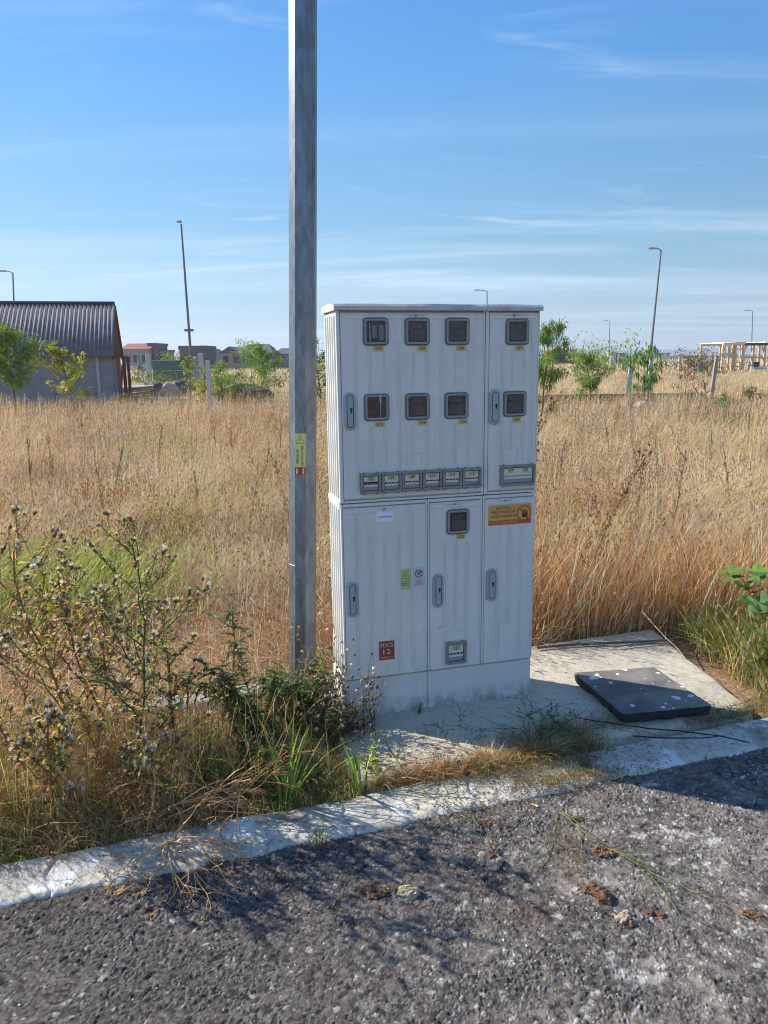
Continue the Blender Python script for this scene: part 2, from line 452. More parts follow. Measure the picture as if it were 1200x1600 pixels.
M_KERB = conc_mat('limed kerb concrete', (.60, .565, .47), (.49, .455, .37), (.21, .18, .135), .05, (.70, .69, .65))
M_PAD = conc_mat('cream pad concrete', (.56, .505, .385), (.49, .44, .335), (.33, .30, .235), .0)
M_EDGE = conc_mat('old edging concrete', (.45, .41, .34), (.36, .33, .27), (.24, .20, .15), .0)

def slab(name, quad, z, material, label, nu=140, nv=30, rough=.004, jit=.010, seed=1, thick=.12, joints=(), chips=()):
    """worn slab over a quad (u,v corners), with a sagging edge"""
    s = np.linspace(0, 1, nu); t = np.linspace(0, 1, nv); S, T = np.meshgrid(s, t)
    q = np.array(quad, float)
    P = ((1 - S)[..., None] * (1 - T)[..., None]) * q[0] + (S * (1 - T))[..., None] * q[1] + (S * T)[..., None] * q[2] + ((1 - S) * T)[..., None] * q[3]
    U, W = P[..., 0], P[..., 1]
    edge = np.minimum(np.minimum(T, 1 - T) * np.ptp(q[:, 1]), np.minimum(S, 1 - S) * np.ptp(q[:, 0]))
    near = np.clip(1 - edge / .03, 0, 1)
    U = U + (fbm(U * 9, W * 9, seed) - .5) * jit * 2 * near; W = W + (fbm(U * 9 + 5, W * 9, seed + 3) - .5) * jit * 3 * near
    Z = z + (fbm(U * 14, W * 14, seed + 6) - .5) * rough * 2 - near ** 2 * .012
    for j_ in joints: Z = Z - .012 * np.clip(1 - np.abs(U - j_ - .01 * np.sin(W * 40)) / .009, 0, 1)
    for (cu, cv, cr) in chips: Z = Z - .013 * np.clip(1.2 - np.hypot(U - cu, (W - cv) * 1.3) / cr - (fbm(U * 30, W * 30, 77) - .5) * 1.5, 0, 1)
    X = KO.x + KU.x * U + KV.x * W; Y = KO.y + KU.y * U + KV.y * W
    V = np.stack([X, Y, Z], -1); n0 = nu * nv
    loop = np.concatenate([np.arange(nu), np.arange(1, nv) * nu + nu - 1, (nv - 1) * nu + np.arange(nu - 2, -1, -1), np.arange(nv - 2, 0, -1) * nu])
    Vf = V.reshape(-1, 3); low = Vf[loop].copy(); low[:, 2] -= thick
    k = len(loop); a = loop; b = np.roll(loop, -1); c = n0 + np.arange(k); d = n0 + (np.arange(k) + 1) % k
    T_ = np.concatenate([grid_tris(nu, nv), np.stack([a, c, d], 1), np.stack([a, d, b], 1)])
    o = bulk_obj(name, np.concatenate([Vf, low]), T_, None, material, smooth=False)
    return tag(o, label, kind='structure')
slab('kerb', [(-5, 0), (3.2, .03), (3.2, .245), (-5, .245)], .020, M_KERB, 'white limed concrete kerb strip between asphalt and weeds', 1500, 40, seed=2, rough=.007, jit=.016, joints=(-1.62, -1.12, -.62, -.12, .38, .88, 1.38), chips=((-.60, 0, .05), (-.95, .01, .04), (-.1, .24, .05), (.22, 0, .07), (.5, .02, .08), (.62, .10, .07), (.78, .03, .09), (.40, .2, .06), (.95, .0, .05), (1.3, .01, .05)))
slab('pavement', [(-.03, .285), (1.86, .275), (2.10, 1.33), (-.03, 1.34)], .045, M_PAD, 'cream concrete pad under the meter cabinet', 190, 100, seed=9, rough=.003)
slab('path', [(-5, 1.17), (-.06, 1.20), (-.06, 1.335), (-5, 1.33)], .05, M_EDGE, 'old concrete edging strip behind the weeds', 300, 12, seed=14, rough=.006)
# ------------------------------------------------------------------ the meter cabinet
def grp(name, col, splash):
    m = mat(name, col, .55, .03, 6, .05, 180); n, l = m.node_tree.nodes, m.node_tree.links; b = n['Principled BSDF']
    src = b.inputs['Base Color'].links[0].from_socket; t = n.new('ShaderNodeTexCoord')
    def noi(sc, det=7, rough=.65):
        mp = n.new('ShaderNodeMapping'); mp.inputs['Scale'].default_value = sc; l.new(t.outputs['Object'], mp.inputs[0]); k = n.new('ShaderNodeTexNoise'); k.inputs['Scale'].default_value = 1; k.inputs['Detail'].default_value = det; k.inputs['Roughness'].default_value = rough
        l.new(mp.outputs[0], k.inputs['Vector']); return k.outputs[0]
    def mr(x, lo, hi, a=0, c=1):
        r = n.new('ShaderNodeMapRange'); r.inputs[1].default_value = lo; r.inputs[2].default_value = hi; r.inputs[3].default_value = a; r.inputs[4].default_value = c; l.new(x, r.inputs[0]); return r.outputs[0]
    def mx(f, a, c):
        k = n.new('ShaderNodeMix'); k.data_type = 'RGBA'; l.new(f, k.inputs['Factor']); l.new(a, k.inputs['A']); k.inputs['B'].default_value = (*c, 1); return k.outputs['Result']
    def mul(a, c):
        k = n.new('ShaderNodeMath'); k.operation = 'MULTIPLY'; l.new(a, k.inputs[0]); l.new(c, k.inputs[1]); return k.outputs[0]
    c = mx(mr(noi((55, 55, 1.6)), .48, .80, 0, .28), src, (.50, .49, .44))
    c = mx(mr(noi((9, 9, 3)), .52, .78, 0, .5), c, (.52, .50, .44))
    c = mx(mr(noi((160, 160, 160), 3), .70, .76, 0, .6), c, (.30, .29, .26))
    if splash:
        sp3 = n.new('ShaderNodeSeparateXYZ'); l.new(t.outputs['Object'], sp3.inputs[0])
        c = mx(mul(mr(sp3.outputs[2], -.02, .085, 1, 0), mr(noi((26, 26, 20)), .38, .56)), c, (.30, .27, .22))
    l.new(c, b.inputs['Base Color']); return m
M_GRP = grp('weathered grey polyester', (.74, .725, .67), False)
M_GRP2 = grp('grey polyester plinth', (.70, .69, .65), True)
M_ROOF = mat('dusty pale roof polyester', (.56, .55, .52), .7, .05, 12, .12, 90, col2=(.42, .40, .36), f2=(.5, .7), s2=14)
M_GAP = mat('dark gap', (.012, .013, .016), .9)
M_GASK = mat('dark window gasket', (.15, .16, .175), .5)
M_RIM = mat('grimy clear plastic rim', (.30, .31, .315), .35, .15, 60)
M_PANE = mat('smoked window pane', (.055, .048, .044), .20, .45, 30, .12, 40, spec=.55)
M_PANEK = mat('dim meter face behind pane', (.085, .078, .072), .3, .3, 40)
M_PANEM = mat('pale meter behind pane', (.17, .18, .19), .3, .3, 30)
M_STREAK = mat('dried white streak', (.42, .44, .45), .8)
M_HAND = mat('grey handle plastic', (.36, .40, .42), .5, .04, 30)
M_KEY = mat('black key slot', (.01, .01, .012), .5)
M_YEL = mat('yellow number label', (.62, .47, .14), .6)
M_BLK = mat('black print', (.015, .014, .014), .6)
M_TAUPE = mat('grimy breaker window frame', (.27, .255, .225), .6, .2, 50)
M_BRK = mat('white breakers', (.70, .67, .60), .5)
M_BRKG = mat('grey breaker body', (.33, .33, .32), .5)
M_YG = mat('yellow green label', (.50, .58, .22), .6)
M_TAG = mat('faded breaker tag', (.56, .56, .30), .7)
M_RED = mat('red label', (.26, .045, .04), .6)
M_CREAM = mat('cream print', (.66, .52, .33), .6)
M_WHT = mat('white label', (.84, .87, .90), .6)
M_PINK = mat('pale sticker', (.60, .60, .66), .6)
M_BLUE = mat('blue print', (.05, .16, .42), .6)
M_MAR = mat('dark red print', (.33, .05, .04), .6)
M_ORG = mat('orange yellow sticker', (.66, .40, .10), .6)
M_ORR = mat('orange red sticker band', (.60, .09, .035), .6)

CAB = empty('meter_cabinet', (-.18617, 3.20821, .05), .26652)
tag(CAB, 'tall pale grey electricity meter cabinet with ribbed doors on the concrete pad', 'meter cabinet')
DEP = .2405
Zl = lambda z: z - .05
# body: five units with thin dark gaps between them
b = MB()
units_u = [(0, .6565), (.6595, .9142)]
units_l = [(0, .3905), (.393, .6530), (.6555, .9142)]
FY = .012
for (a, c) in units_u: b.box(a, c, FY, DEP, Zl(1.041), Zl(1.842), M_GRP, .004)
for (a, c) in units_l: b.box(a, c, FY, DEP, Zl(.232), Zl(1.036), M_GRP, .004)
b.box(.01, .90, .03, DEP - .01, Zl(.225), Zl(1.83), M_GAP)
# front frame bars round the door openings
for (a, c) in units_u:
    b.box(a, a + .016, -.001, FY, Zl(1.041), Zl(1.842), M_GRP, .002); b.box(c - .009, c, -.001, FY, Zl(1.041), Zl(1.842), M_GRP, .002)
    b.box(a + .0165, c - .0095, -.001, FY, Zl(1.041), Zl(1.050), M_GRP)
for (a, c) in units_l:
    b.box(a, a + .009, -.001, FY, Zl(.232), Zl(1.036), M_GRP, .002); b.box(c - .009, c, -.001, FY, Zl(.232), Zl(1.036), M_GRP, .002)
    b.box(a + .0095, c - .0095, -.001, FY, Zl(1.0235), Zl(1.036), M_GRP)
for k in range(5):                       # vertical ribs on the left and right sides
    y0 = .022 + k * .043
    for (z0, z1) in ((1.06, 1.825), (.25, 1.02)):
        b.box(-.006, .002, y0, y0 + .017, Zl(z0), Zl(z1), M_GRP, .003)
        b.box(.9122, .9202, y0, y0 + .017, Zl(z0), Zl(z1), M_GRP, .003)
b.box(-.0035, .003, .004, DEP + .003, Zl(1.024), Zl(1.046), M_GRP, .001)
b.build('body', CAB)
for (a, c) in ((-.006, .3905), (.393, .9142)):
    p = MB(); p.box(a, c, .006, DEP - .004, Zl(.02), Zl(.2265), M_GRP2, .004)
    p.build('plinth', CAB)
rnd = random.Random(4)
for (a, c) in ((-.010, .6575), (.6590, .922)):
    r = MB(); n = 26
    xs = [a + (c - a) * i / n for i in range(n + 1)]
    pr = []
    for x in xs:
        w = .0006 * math.sin(x * 19) + rnd.uniform(-.0004, .0004)
        pr.append([(x, -.016, Zl(1.842)), (x, -.016, Zl(1.8585) + w), (x, -.005, Zl(1.868) + w * 1.5), (x, .11, Zl(1.874) + w), (x, DEP + .003, Zl(1.868)), (x, DEP + .014, Zl(1.858)), (x, DEP + .014, Zl(1.842))])
    k = 7; vs = [v for q in pr for v in q]
    r.add(vs, [[i * k + j, (i + 1) * k + j, (i + 1) * k + (j + 1) % k, i * k + (j + 1) % k] for i in range(n) for j in range(k)], M_ROOF)
    r.poly(pr[0][::-1], M_ROOF); r.poly(pr[-1], M_ROOF)
    r.build('roof', CAB)

def door(u0, u1, z0, z1, ribs, label=None):
    d = MB()
    d.box(u0, u1, -.006, .006, Zl(z0), Zl(z1), M_GRP, .0025)
    # raised rim of the door and long ribs
    t = .010
    d.box(u0 + .004, u1 - .004, -.0085, -.0055, Zl(z1 - .006), Zl(z1 - .003), M_GRP)
    for (u, a, c) in ribs:
        for w in (-1, 1):
            d.box(u + w * .0055 - .0014, u + w * .0055 + .0014, -.0090, -.0055, Zl(a), Zl(c), M_GRP, .0008)
    d.box(u0 + .012, u1 - .012, -.0090, -.0055, Zl(z1 - .0245), Zl(z1 - .022), M_GRP, .0008)
    o = d.build('door', CAB)
    if label: o['label'] = label
    return o
def meter_window(D, u0, u1, z0, z1, kind=0):
    w = MB(); z0, z1 = Zl(z0), Zl(z1)
    A = rrect(u0, u1, z0, z1, .017, -.006); B = rrect(u0, u1, z0, z1, .017, -.011)
    C_ = rrect(u0 + .004, u1 - .004, z0 + .004, z1 - .004, .014, -.0125); D_ = rrect(u0 + .0045, u1 - .0045, z0 + .0045, z1 - .0045, .0135, -.010)
    E_ = rrect(u0 + .006, u1 - .006, z0 + .006, z1 - .006, .012, -.017); G_ = rrect(u0 + .013, u1 - .013, z0 + .013, z1 - .013, .006, -.0165)
    H_ = rrect(u0 + .0145, u1 - .0145, z0 + .0145, z1 - .0145, .005, -.0125)
    w.loopstrip(A, B, M_GASK); w.loopstrip(B, C_, M_GASK); w.loopstrip(C_, D_, M_GASK)
    w.loopstrip(D_, E_, M_RIM); w.loopstrip(E_, G_, M_RIM); w.loopstrip(G_, H_, M_RIM)
    o = w.build('meter_window', D)
    g = MB(); g.poly(H_[::-1], M_PANE)
    if kind == 1:                                   # grey meter close behind the pane, dried drips
        g.box(u0 + .036, u0 + .058, -.0145, -.0126, z0 + .03, z1 - .03, M_PANEM, .0008)
        g.box(u0 + .068, u1 - .022, -.0140, -.0126, z0 + .022, z1 - .028, M_PANEM, .0006)
        for (dx, a, c) in ((.026, .004, .090), (.029, .02, .05), (.052, -.004, .012)):
            g.box(u0 + dx, u0 + dx + .0022, -.0190, -.0170, z0 + a, z0 + c, M_STREAK, .0005)
    if kind == 0:
        g.box(u0 + .024, u1 - .024, -.0134, -.0127, z0 + .020, z1 - .050, M_PANEK, .0003); g.box(u0 + .030, u1 - .034, -.0134, -.0127, z1 - .044, z1 - .026, M_PANEK, .0003)
    if kind == 2:
        g.box(u0 + .068, u0 + .0705, -.0185, -.0168, z0 + .010, z1 - .004, M_STREAK, .0008)
        g.box(u0 + .0655, u0 + .074, -.0178, -.0166, z1 - .04, z1 - .004, M_STREAK, .0004)
    p = g.build('pane', D)
    return o
def number_label(D, u0, u1, z0, z1, t, y=-.0096):
    m = MB(); m.box(u0, u1, y - .0004, y + .0025, Zl(z0), Zl(z1), M_YEL)
    add_text(m, t, (u0 + u1) / 2, Zl((z0 + z1) / 2), (u1 - u0) * .62, (z1 - z0) * .58, y - .0009, M_BLK)
    m.build('number_label', D)
def handle(D, u0, u1, z0, z1):
    m = MB(); z0, z1 = Zl(z0), Zl(z1); r = (u1 - u0) / 2
    def st(i, y): return rrect(u0 + i, u1 - i, z0 + i, z1 - i, r - i - .0002, y, 9)
    m.loopstrip(st(0, -.006), st(.001, -.013), M_HAND); m.loopstrip(st(.001, -.013), st(.004, -.0165), M_HAND)
    m.loopstrip(st(.004, -.0165), st(.0115, -.0165), M_HAND); m.loopstrip(st(.0115, -.0165), st(.0125, -.009), M_GASK)
    m.loopstrip(st(.0135, -.009), st(.0142, -.018), M_HAND); m.loopstrip(st(.0125, -.009), st(.0135, -.009), M_GAP)
    m.loopstrip(st(.0142, -.018), st(.0160, -.0195), M_HAND)
    m.poly(st(.0160, -.0195)[::-1], M_HAND)
    uc, zc_ = (u0 + u1) / 2 + .004, (z0 + z1) / 2 + .004
    m.tube([(uc, -.0190, zc_ + .006), (uc, -.0215, zc_ + .006)], .0052, M_KEY, 12); m.box(uc - .0034, uc + .0034, -.0212, -.0190, zc_ - .011, zc_ + .004, M_KEY, .001)
    m.build('handle', D)
def breaker_window(D, u0, u1, z0, z1, nums, n_sw=4, tone=0):
    m = MB(); z0, z1 = Zl(z0), Zl(z1); t = .011
    m.box(u0, u1, -.024, -.006, z1 - t, z1, M_TAUPE, .002); m.box(u0, u1, -.024, -.006, z0, z0 + t, M_TAUPE, .002)
    m.box(u0, u0 + t, -.0235, -.006, z0 + t, z1 - t, M_TAUPE, .002); m.box(u1 - t, u1, -.0235, -.006, z0 + t, z1 - t, M_TAUPE, .002)
    m.box(u0 + .004, u1 - .004, -.0075, -.006, z0 + .004, z1 - .004, M_BRKG)
    for (du) in (.012, (u1 - u0) - .018): m.box(u0 + du, u0 + du + .006, -.019, -.006, z1, z1 + .004, M_TAUPE, .001)
    for (du) in (.010, (u1 - u0) - .022): m.box(u0 + du, u0 + du + .012, -.018, -.006, z0 - .005, z0, M_TAUPE, .001)
    a, c = u0 + t + .001, u1 - t - .001; h = (z1 - z0) - 2 * t
    m.box(a, c, -.0115, -.0075, z0 + t + h * .04, z1 - t - h * .04, M_BRKG)
    m.box(a + .002, c - .002, -.016, -.0115, z0 + t + h * .26, z1 - t - h * .04, M_BRK, .001)
    wseg = (c - a - .004) / n_sw
    for k in range(n_sw):
        x = a + .002 + wseg * k
        m.box(x + wseg * .18, x + wseg * .82, -.0185, -.016, z0 + t + h * .42, z0 + t + h * .50, M_KEY if tone != 2 else M_BRKG)
        m.box(x - .0004, x + .0004, -.0165, -.0158, z0 + t + h * .27, z0 + t + h * .6, M_BRKG)
    if tone == 1: m.box(a + .003, c - .003, -.0188, -.0185, z0 + t + h * .52, z0 + t + h * .60, M_KEY)
    for k, s in enumerate(nums):
        f = (k + .5) / len(nums); w = (c - a) * (.66 if len(nums) == 1 else .22); uc = a + (c - a) * (f if len(nums) > 1 else .52)
        m.box(uc - w / 2, uc + w / 2, -.0166, -.0160, z1 - t - h * .36, z1 - t - h * .05, M_TAG)
        add_text(m, s, uc, z1 - t - h * .20, min(w * .6, .022), h * .22, -.0170, M_BLK)
    m.build('breaker_window', D)
def maker_mark(D, uc, z):
    m = MB(); z = Zl(z)
    m.tube([(uc - .008, -.0090, z - .003), (uc - .002, -.0090, z + .004), (uc + .003, -.0090, z + .003)], .0014, M_MAR, 5)
    m.tube([(uc - .007, -.0090, z - .004), (uc + .001, -.0090, z - .001)], .0012, M_MAR, 5)
    m.box(uc + .008, uc + .034, -.0089, -.0080, z - .0005, z + .0005, M_HAND)
    m.box(uc - .045, uc - .012, -.0089, -.0080, z - .0005, z + .0004, M_HAND)
    m.build('maker_mark', D)

LO, HI = 1.058, 1.832
dUL = door(.018, .6475, LO, HI, [(.0775, LO + .03, HI - .025), (.138, 1.19, 1.37), (.138, 1.52, 1.68), (.202, 1.19, 1.37), (.202, 1.52, 1.68), (.266, LO + .05, 1.72), (.326, 1.19, 1.37), (.326, 1.52, 1.68), (.390, LO + .03, 1.37), (.390, 1.52, 1.68), (.454, LO + .03, HI - .025), (.516, 1.19, 1.37), (.516, 1.52, 1.68), (.579, LO + .03, 1.36), (.579, 1.52, 1.68)])
dUR = door(.6765, .9045, LO, HI + .001, [(.734, LO + .03, 1.70), (.783, 1.24, 1.37), (.783, 1.52, 1.68), (.838, 1.19, 1.37), (.838, 1.52, 1.68), (.880, LO + .03, HI - .03)])
L0, L1 = .2345, 1.018
dA = door(.010, .381, L0, L1, [(.065, L0 + .02, L1 - .03), (.128, L0 + .02, .90), (.193, .43, .90), (.257, L0 + .02, .90), (.317, L0 + .02, L1 - .03), (.193, L0 + .02, .29)])
dB = door(.4025, .6435, L0, L1, [(.470, L0 + .02, .84), (.522, .43, .84), (.575, L0 + .02, .84)])
dC = door(.665, .9045, L0, L1, [(.731, L0 + .02, .88), (.786, .44, .88), (.841, L0 + .02, .88)])
# U-shaped mouldings near the lower ends of the ribs
def moulding(D, u0, u1, z, drop):
    m = MB(); m.box(u0, u1, -.0090, -.0055, Zl(z - .0012), Zl(z + .0012), M_GRP); m.box(u0, u0 + .0024, -.0090, -.0055, Zl(z - drop), Zl(z - .0013), M_GRP); m.box(u1 - .0024, u1, -.0090, -.0055, Zl(z - drop), Zl(z - .0013), M_GRP)
    m.build('rib_moulding', D)
moulding(dUL, .294, .366, 1.245, .06); moulding(dUR, .742, .815, 1.25, .06); moulding(dA, .150, .240, .425, .02); moulding(dB, .478, .572, .42, .03); moulding(dC, .742, .838, .43, .12)

for (u0, z0, kd, t, tu, tz) in ((.111, 1.700, 1, '105', .157, 1.680), (.291, 1.699, 0, '107', .349, 1.677), (.470, 1.699, 0, '109', .523, 1.676),
                                (.110, 1.389, 2, '111', .158, 1.364), (.290, 1.387, 0, '113', .348, 1.365), (.468, 1.386, 0, '115', .535, 1.363)):
    meter_window(dUL, u0, u0 + .110, z0, z0 + .114, kd); number_label(dUL, tu, tu + .041, tz, tz + .0195, t)
for (u0, z0, t, tu, tz) in ((.748, 1.697, '117', .797, 1.674), (.742, 1.386, '119', .790, 1.362)):
    meter_window(dUR, u0, u0 + .111, z0, z0 + .113); number_label(dUR, tu, tu + .038, tz, tz + .0205, t)
meter_window(dB, .478, .587, .871, .985); number_label(dB, .527, .568, .848, .869, '121')
handle(dUL, .023, .075, 1.353, 1.511); handle(dUR, .675, .728, 1.352, 1.509)
handle(dA, .016, .068, .532, .694); handle(dB, .412, .465, .535, .695); handle(dC, .671, .726, .539, .697)
for i, s in enumerate(('105', '107', '109', '111', '113', '115')):
    breaker_window(dUL, .0865 + .0925 * i, .0865 + .0925 * i + .0905, 1.081, 1.168, [s], tone=1 if i == 0 else 0)
breaker_window(dUR, .734, .9015, 1.077, 1.170, ['117', '119'], 8, 2)
breaker_window(dB, .475, .574, .258, .363, ['121'])
maker_mark(dUL, .345, 1.8215); maker_mark(dUR, .790, 1.8225); maker_mark(dA, .195, 1.006); maker_mark(dB, .520, 1.0075); maker_mark(dC, .765, 1.0085)
YS = -.0101
def sticker(D, u0, u1, z0, z1, m, name='sticker'):
    mb = MB(); mb.box(u0, u1, YS, -.0055, Zl(z0), Zl(z1), m); return mb
# supplier label
s = sticker(dA, .155, .231, .951, .995, M_WHT)
s.tube([(.166, YS - .0006, Zl(.970)), (.161, YS - .0006, Zl(.973)), (.166, YS - .0006, Zl(.976))], .0009, M_BLUE, 4)
add_text(s, 'e-distribuție', .196, Zl(.973), .058, .0105, YS - .0008, M_BLUE); s.build('supplier_label', dA)
def tri_bolt(mb, uc, zb, w, h, y, m, lw=.0012):
    P = [(uc - w / 2, zb), (uc + w / 2, zb), (uc, zb + h)]; cx = uc; cz = zb + h / 3; q = 1 - lw * 3.6 / h
    O = [(p[0], y, p[1]) for p in P]; I = [(cx + (p[0] - cx) * q, y, cz + (p[1] - cz) * q) for p in P]
    mb.loopstrip(O, I, m)
    B = [(.30, .95), (-.32, .42), (-.02, .42), (-.22, .0), (.34, .56), (.04, .56), (.30, .95)][:6]
    s_ = h * .62
    mb.poly([(uc + bx * s_ * .42, y, zb + h * .12 + bz * s_) for bx, bz in B], m)
s = sticker(dA, .2625, .3065, .636, .730, M_YG)
tri_bolt(s, .2845, Zl(.684), .040, .037, YS - .0006, M_BLK)
for i, t in enumerate(('NU ATINGEȚI!', 'PERICOL DE', 'ELECTROCUTARE')):
    add_text(s, t, .2845, Zl(.6725 - .0085 * i), .038, .0052, YS - .0006, M_BLK)
s.build('warning_label', dA)
s = sticker(dA, .3245, .3695, .641, .732, M_PINK)
cc = (.347, Zl(.704))
ring = lambda r, y: [(cc[0] + r * math.cos(a * math.pi / 12), y, cc[1] + r * math.sin(a * math.pi / 12)) for a in range(24)]
s.loopstrip(ring(.019, YS - .0006), ring(.0148, YS - .0006), M_MAR)
s.tube([(cc[0] - .011, YS - .0008, cc[1] + .011), (cc[0] + .011, YS - .0008, cc[1] - .011)], .0017, M_MAR, 4)
s.tube([(cc[0] - .009, YS - .0004, cc[1] - .008), (cc[0] + .006, YS - .0004, cc[1] + .006)], .0018, M_BLK, 4)
s.tube([(cc[0] + .004, YS - .0004, cc[1] + .004), (cc[0] + .009, YS - .0004, cc[1] + .009)], .0036, M_BLK, 6)
for i, t in enumerate(('INTERZIS', 'A SE DESCHIDE', 'SUB TENSIUNE')):
    add_text(s, t, .347, Zl(.672 - .0088 * i), .036 if i else .030, .0052, YS - .0006, M_MAR)
s.build('prohibition_label', dA)
s = sticker(dA, .160, .230, .314, .401, M_RED)
add_text(s, 'FDCS', .195, Zl(.384), .060, .0195, YS - .0006, M_CREAM); add_text(s, '12', .195, Zl(.353), .036, .0245, YS - .0006, M_CREAM)
add_text(s, 'BUCLA 1', .195, Zl(.3255), .056, .0098, YS - .0006, M_CREAM); s.build('red_sign', dA)
s = sticker(dC, .680, .890, .8985, .989, M_ORG)
s.box(.680, .890, YS - .0003, YS + .0002, Zl(.8985), Zl(.919), M_ORR)
add_text(s, 'ACCESUL', .752, Zl(.9765), .076, .0130, YS - .0006, M_MAR); add_text(s, 'PERSOANELOR', .752, Zl(.9575), .118, .0130, YS - .0006, M_MAR)
add_text(s, 'NEAUTORIZATE', .752, Zl(.9380), .122, .0130, YS - .0006, M_MAR); add_text(s, 'STRICT INTERZIS', .752, Zl(.9090), .134, .0130, YS - .0010, M_ORG)
cc = (.853, Zl(.9465)); s.loopstrip(ring(.0365, YS - .0012), ring(.0300, YS - .0012), M_ORR); s.poly(ring(.0300, YS - .0007)[::-1], M_ORG)
# open hand behind the bar
hx, hz = cc[0] + .003, cc[1] - .004
s.poly([(hx - .012, YS - .0010, hz - .014), (hx + .008, YS - .0010, hz - .016), (hx + .012, YS - .0010, hz + .004), (hx - .010, YS - .0010, hz + .005)], M_BLK)
for k, (dx, l_) in enumerate(((-.008, .017), (-.002, .021), (.004, .020), (.010, .016))):
    s.tube([(hx + dx, YS - .0008, hz + .003), (hx + dx * 1.5, YS - .0008, hz + l_)], [.0026, .0018], M_BLK, 5)
s.tube([(hx + .008, YS - .0008, hz - .008), (hx + .018, YS - .0008, hz + .001)], [.003, .002], M_BLK, 5)
s.tube([(cc[0] - .022, YS - .0016, cc[1] + .024), (cc[0] + .022, YS - .0016, cc[1] - .024)], .0034, M_ORR, 4)
s.build('access_sign', dC)
# rivets and screw holes
for (u, z) in ((.371, .428), (.3825, .384), (.331, .352)):
    m = MB(); m.tube([(u, -.0055, Zl(z)), (u, -.0072, Zl(z))], .0022, M_KEY, 8); m.build('screw_hole', dA)

# ------------------------------------------------------------------ galvanised pole
def galv(name, base, dark):
    m = bpy.data.materials.new(name); m.use_nodes = True
    n, l = m.node_tree.nodes, m.node_tree.links; b = n['Principled BSDF']
    b.inputs['Metallic'].default_value = .55; b.inputs['Roughness'].default_value = .42
    t = n.new('ShaderNodeTexCoord'); mp = n.new('ShaderNodeMapping'); mp.inputs['Scale'].default_value = (1, 1, .35); l.new(t.outputs['Object'], mp.inputs[0])
    v = n.new('ShaderNodeTexVoronoi'); v.inputs['Scale'].default_value = 60; l.new(mp.outputs[0], v.inputs['Vector'])
    k = n.new('ShaderNodeTexNoise'); k.inputs['Scale'].default_value = 14; k.inputs['Detail'].default_value = 8; k.inputs['Roughness'].default_value = .7; l.new(mp.outputs[0], k.inputs['Vector'])
    sp_ = n.new('ShaderNodeSeparateColor'); l.new(v.outputs['Color'], sp_.inputs[0])
    ad = n.new('ShaderNodeMath'); ad.operation = 'MULTIPLY_ADD'; l.new(sp_.outputs[0], ad.inputs[0]); ad.inputs[1].default_value = .22; l.new(k.outputs[0], ad.inputs[2])
    r = n.new('ShaderNodeValToRGB'); l.new(ad.outputs[0], r.inputs[0]); e = r.color_ramp.elements
    e[0].position = .38; e[0].color = (*dark, 1); e[1].position = .82; e[1].color = (*base, 1)
    l.new(r.outputs[0], b.inputs['Base Color'])
    bu = n.new('ShaderNodeBump'); bu.inputs['Strength'].default_value = .15; bu.inputs['Distance'].default_value = .002; l.new(k.outputs[0], bu.inputs['Height']); l.new(bu.outputs[0], b.inputs['Normal'])
    return m
M_GALV = galv('galvanised steel', (.26, .305, .34), (.125, .15, .175))
PB = Vector((-.425, 3.62, 0)); LEAN = Vector((.0352, .0, 1))
POLE = empty('lamp_pole', PB)
tag(POLE, 'thick galvanised eight sided lamp pole with warning stickers beside the cabinet', 'lamp pole')
def oct_(z, r, off=0):
    c = LEAN * z; return [(c.x + r * math.cos(R(45 * k + 22.5 - 95)), c.y + r * math.sin(R(45 * k + 22.5 - 95)), z) for k in range(8)]
def rad(z): return .0690 - z * .0023
p = MB(); zs = [-.05, .2, .5, .8, 1.6, 3, 5, 7.6]
for a, c in zip(zs[:-1], zs[1:]):
    A, B = oct_(a, rad(a)), oct_(c, rad(c)); p.loopstrip(A, B, M_GALV)
p.poly(oct_(7.6, rad(7.6)), M_GALV); p.build('shaft', POLE)
fn = Vector((math.cos(R(-95)), math.sin(R(-95)), 0)); ft = Vector((-fn.y, fn.x, 0))
if ft.x < 0: ft = -ft
def on_face(mb_fn, name):
    """build in facet space (x along facet, -y out, z up), then carry it on to the facet facing the road"""
    mb = MB(); mb_fn(mb); out = []
    for (x, y, z) in mb.v:
        ap = rad(z) * math.cos(R(22.5)); c = LEAN * z
        q = Vector((c.x, c.y, z)) + ft * x + fn * (ap - y); out.append(tuple(q))
    mb.v = out; return mb.build(name, POLE)
def hatch(m):
    m.box(-.0235, .0235, -.0022, .0008, .34, .62, M_GALV, .001)
    m.tube([(0, -.0020, .605), (0, -.006, .605)], .004, M_GASK, 8); m.tube([(0, -.0020, .36), (0, -.006, .36)], .004, M_GASK, 8)
on_face(hatch, 'hatch')
p = MB()
for z in (.655, ):
    A, B, C2, D2 = oct_(z, rad(z) + .0004), oct_(z + .001, rad(z) + .0016), oct_(z + .018, rad(z) + .0016), oct_(z + .019, rad(z) + .0004)
    p.loopstrip(A, B, M_GALV); p.loopstrip(B, C2, M_GALV); p.loopstrip(C2, D2, M_GALV)
p.build('collar', POLE)
def lab(m):
    m.box(-.0255, .0245, -.0012, .0004, 1.152, 1.310, M_YG)
    tri_bolt(m, -.0005, 1.264, .044, .040, -.0018, M_BLK, .0016)
    add_text(m, 'PERICOL DE', -.0125, 1.203, .066, .0125, -.0018, M_BLK, R(90)); add_text(m, 'ELECTROCUTARE', .0090, 1.205, .096, .0125, -.0018, M_BLK, R(90))
on_face(lab, 'warning_label')
def lab2(m):
    m.box(-.0255, .0245, -.0012, .0004, 1.114, 1.1505, M_RED); add_text(m, '11', -.0005, 1.1325, .038, .027, -.0018, M_CREAM)
on_face(lab2, 'number_label')
p = MB(); tp = LEAN * 7.55
